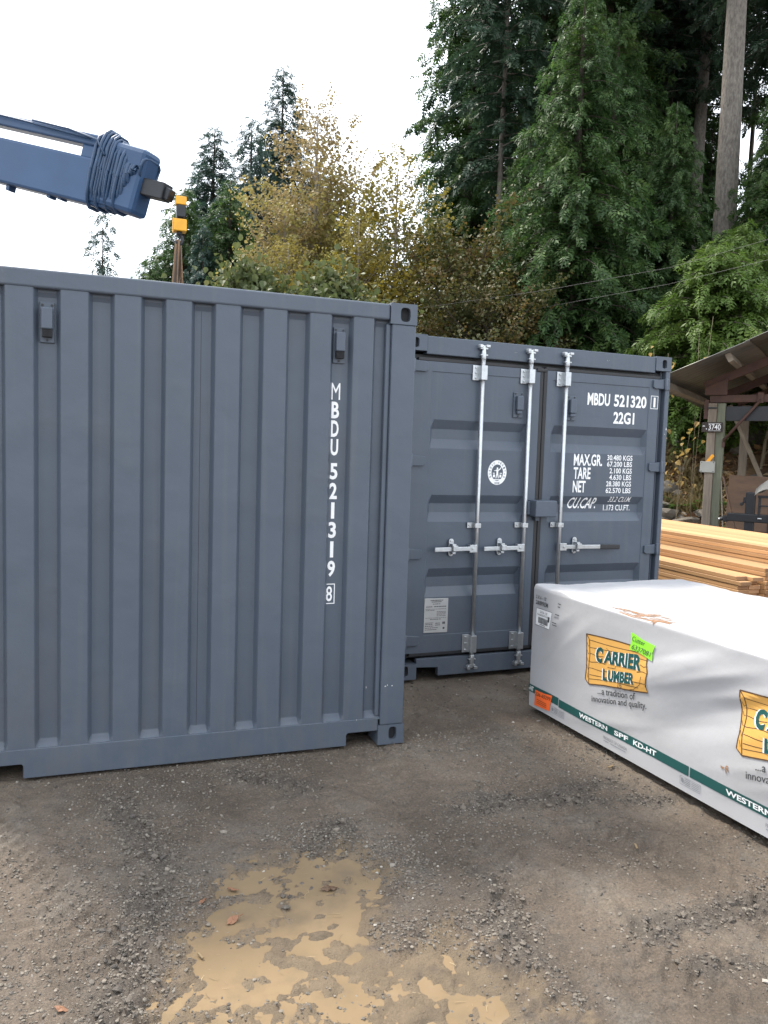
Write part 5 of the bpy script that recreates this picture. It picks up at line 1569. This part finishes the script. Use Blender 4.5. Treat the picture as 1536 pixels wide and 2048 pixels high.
# ------------------------------------------------------------------ stones, straw and leaves on the yard
ico = bmesh.new(); bmesh.ops.create_icosphere(ico, subdivisions=1, radius=1)
iv = np.array([v.co[:] for v in ico.verts]); ifc = np.array([[v.index for v in f.verts] for f in ico.faces]); ico.free()
g = np.random.default_rng(9)
def stones(name, n, box, wfun, s0, s1, m, lift=.2, pw=2.2):
    X = g.uniform(box[0], box[1], n * 6); Y = g.uniform(box[2], box[3], n * 6)
    p = wfun(X, Y); k = g.random(len(X)) < p
    X, Y = X[k][:n], Y[k][:n]
    n = len(X)
    s = s0 + (s1 - s0) * g.random(n) ** pw
    Z = gz(X, Y) + s * lift
    sc = s[:, None] * g.uniform(.55, 1.25, (n, 3)) * [1, 1, .75]
    v = iv[None] * (1 + g.normal(0, .2, (n, 12, 1))) * sc[:, None, :]
    a = g.uniform(0, 6.28, n)
    v = rotz(v, a[:, None]) + np.stack([X, Y, Z], 1)[:, None]
    f = ifc[None] + (np.arange(n) * 12)[:, None, None]
    return tag(np_mesh(name, v.reshape(-1, 3), f.reshape(-1, 3), m), kind='stuff')
M['stone'] = mat('yard_gravel', (.1, .1, .1), .8, island=[(0, (.068, .060, .052)), (.45, (.122, .106, .088)), (.85, (.175, .150, .120)), (.993, (.225, .20, .168)), (1, (.40, .38, .34))], bump=.3, bscale=200)
def w_gravel(X, Y):
    sd = poly_sd(X, Y, PUD)
    rim = np.exp(-((sd + .10) / .13) ** 2)
    patch = sst(.05, .35, fbm(X, Y, .5, 4, 161) + .12)
    inside = sst(.02, .08, sd)
    w_ = .04 + .22 * patch + .75 * rim * sst(-.25, .1, fbm(X, Y, .25, 3, 163)) + .35 * band(X, Y)
    w_ = np.where(sd > .02, .25 * sst(.1, .3, fbm(X, Y, .2, 3, 165)), w_)
    lowleft = sst(-.9, -1.7, X) * sst(-.5, -1.4, Y) * .28
    return np.clip(w_ + lowleft, 0, 1) * (1 - .65 * sst(-.3, .4, Y))
stones('gravel', 42000, (-2.7, 1.3, -2.8, .1), w_gravel, .0017, .0075, M['stone'])
stones('pebbles', 420, (-2.7, 1.3, -2.8, .1), w_gravel, .006, .015, M['stone'], .1, 3)
stones('yard_grit', 3500, (-2.8, 5, -.2, 3.0), lambda X, Y: np.where((X > 0) & (Y < 1.15), .6, .2) * ((X < -2.5) | (X > .02) | (Y < -.01)), .004, .012, M['stone'])
M['wet'] = mat('wet_clod', (.06, .055, .048), .7, island=[(0, (.056, .048, .041)), (1, (.13, .108, .086))], bump=.4, bscale=120)
stones('soil_clods', 3600, (-2.4, 1.2, -2.6, .0), lambda X, Y: np.clip(band(X, Y) * 1.1 - .45 + fbm(X, Y, .09, 3, 171) * .9, 0, 1), .004, .016, M['wet'], .1, 2.8)
# straw and bark slivers in the puddle
n = 150
X = g.uniform(-1.5, -.4, n * 3); Y = g.uniform(-2.4, -1.1, n * 3); k = poly_sd(X, Y, PUD) > .03
X, Y = X[k][:n], Y[k][:n]; n = len(X)
sl = np.array([[-.5, -.02, 0], [0, .05, .02], [0, .09, .02], [-.5, .02, 0], [.5, -.015, .01], [.5, .015, .01]]); sf = np.array([[0, 1, 2, 3], [1, 4, 5, 2]])
M['straw'] = mat('straw', (.5, .38, .2), .7, island=[(0, (.10, .07, .04)), (.5, (.24, .17, .09)), (1, (.42, .33, .20))])
V, F = place_sprays((sl, sf), np.stack([X, Y, np.full(n, -.030)], 1), g.uniform(0, 6.28, n), g.normal(0, .05, n), g.normal(0, .3, n), .012 + .04 * g.random(n) ** 2)
tag(np_mesh('straw', V, F, M['straw']), kind='stuff')

def fallen_leaf(label, x, y, size, col, seed, name='fallen_leaf', cat='leaf'):
    gg_ = np.random.default_rng(seed)
    n = 15
    m = MB()
    c = [(0, 0, .012)]
    for k in range(n):
        a = 2 * math.pi * k / n
        r = gg_.uniform(.72, 1.12)
        c.append((math.cos(a) * r * size * 1.15, math.sin(a) * r * size * .55, .006 + .018 * gg_.random() * (size / .05)))
    m.add(c, [(0, 1 + k, 1 + (k + 1) % n) for k in range(n)])
    m.tube([(0, 0, .012), (-size * .8, size * .3, .01), (-size * 1.5, size * .4, .004)], .0015, 5)
    o = m.build(name, M[col], solid=.0012)
    o.location = (x, y, max(gz1(x, y), -.034)); o.rotation_euler = (gg_.normal(0, .15), gg_.normal(0, .15), gg_.uniform(0, 6))
    return tag(o, label, cat, 'fallen leaves on the yard')
fallen_leaf('rusty dead leaf at the left shore of the puddle', -1.23, -1.44, .028, 'deadleaf', 1)
fallen_leaf('small orange dead leaf on gravel left of the puddle', -1.33, -1.31, .018, 'deadleaf', 2)
fallen_leaf('curled red-brown leaf upright on gravel above the puddle shore', -1.20, -1.24, .022, 'deadleaf', 3)
fallen_leaf('brown dead leaf on the gravel at the bottom left corner', -1.81, -1.78, .020, 'deadleaf', 4)
fallen_leaf('dark sodden leaf floating near the far end of the puddle', -.83, -1.34, .030, 'line', 5)
def chipf(label, x, y, s, rz):
    o = MB().bar((-s, 0, .01), (s, 0, .016), s * .5, .006).build('wood_chip', M['straw'], bev=.001)
    o.location = (x, y, gz1(x, y) + .002); o.rotation_euler = (.05, .1, rz)
    tag(o, label, 'wood chip', 'wood chips on the yard')
chipf('pale wood chip on the soil beside the long face of the wrapped pack', 1.02, -.64, .022, .3)
chipf('pale wood chip on the soil in the middle of the yard', .58, -1.44, .018, 1.2)
chipf('yellowish wood chip near the lower left shore of the puddle', -1.37, -1.62, .016, 2.0)
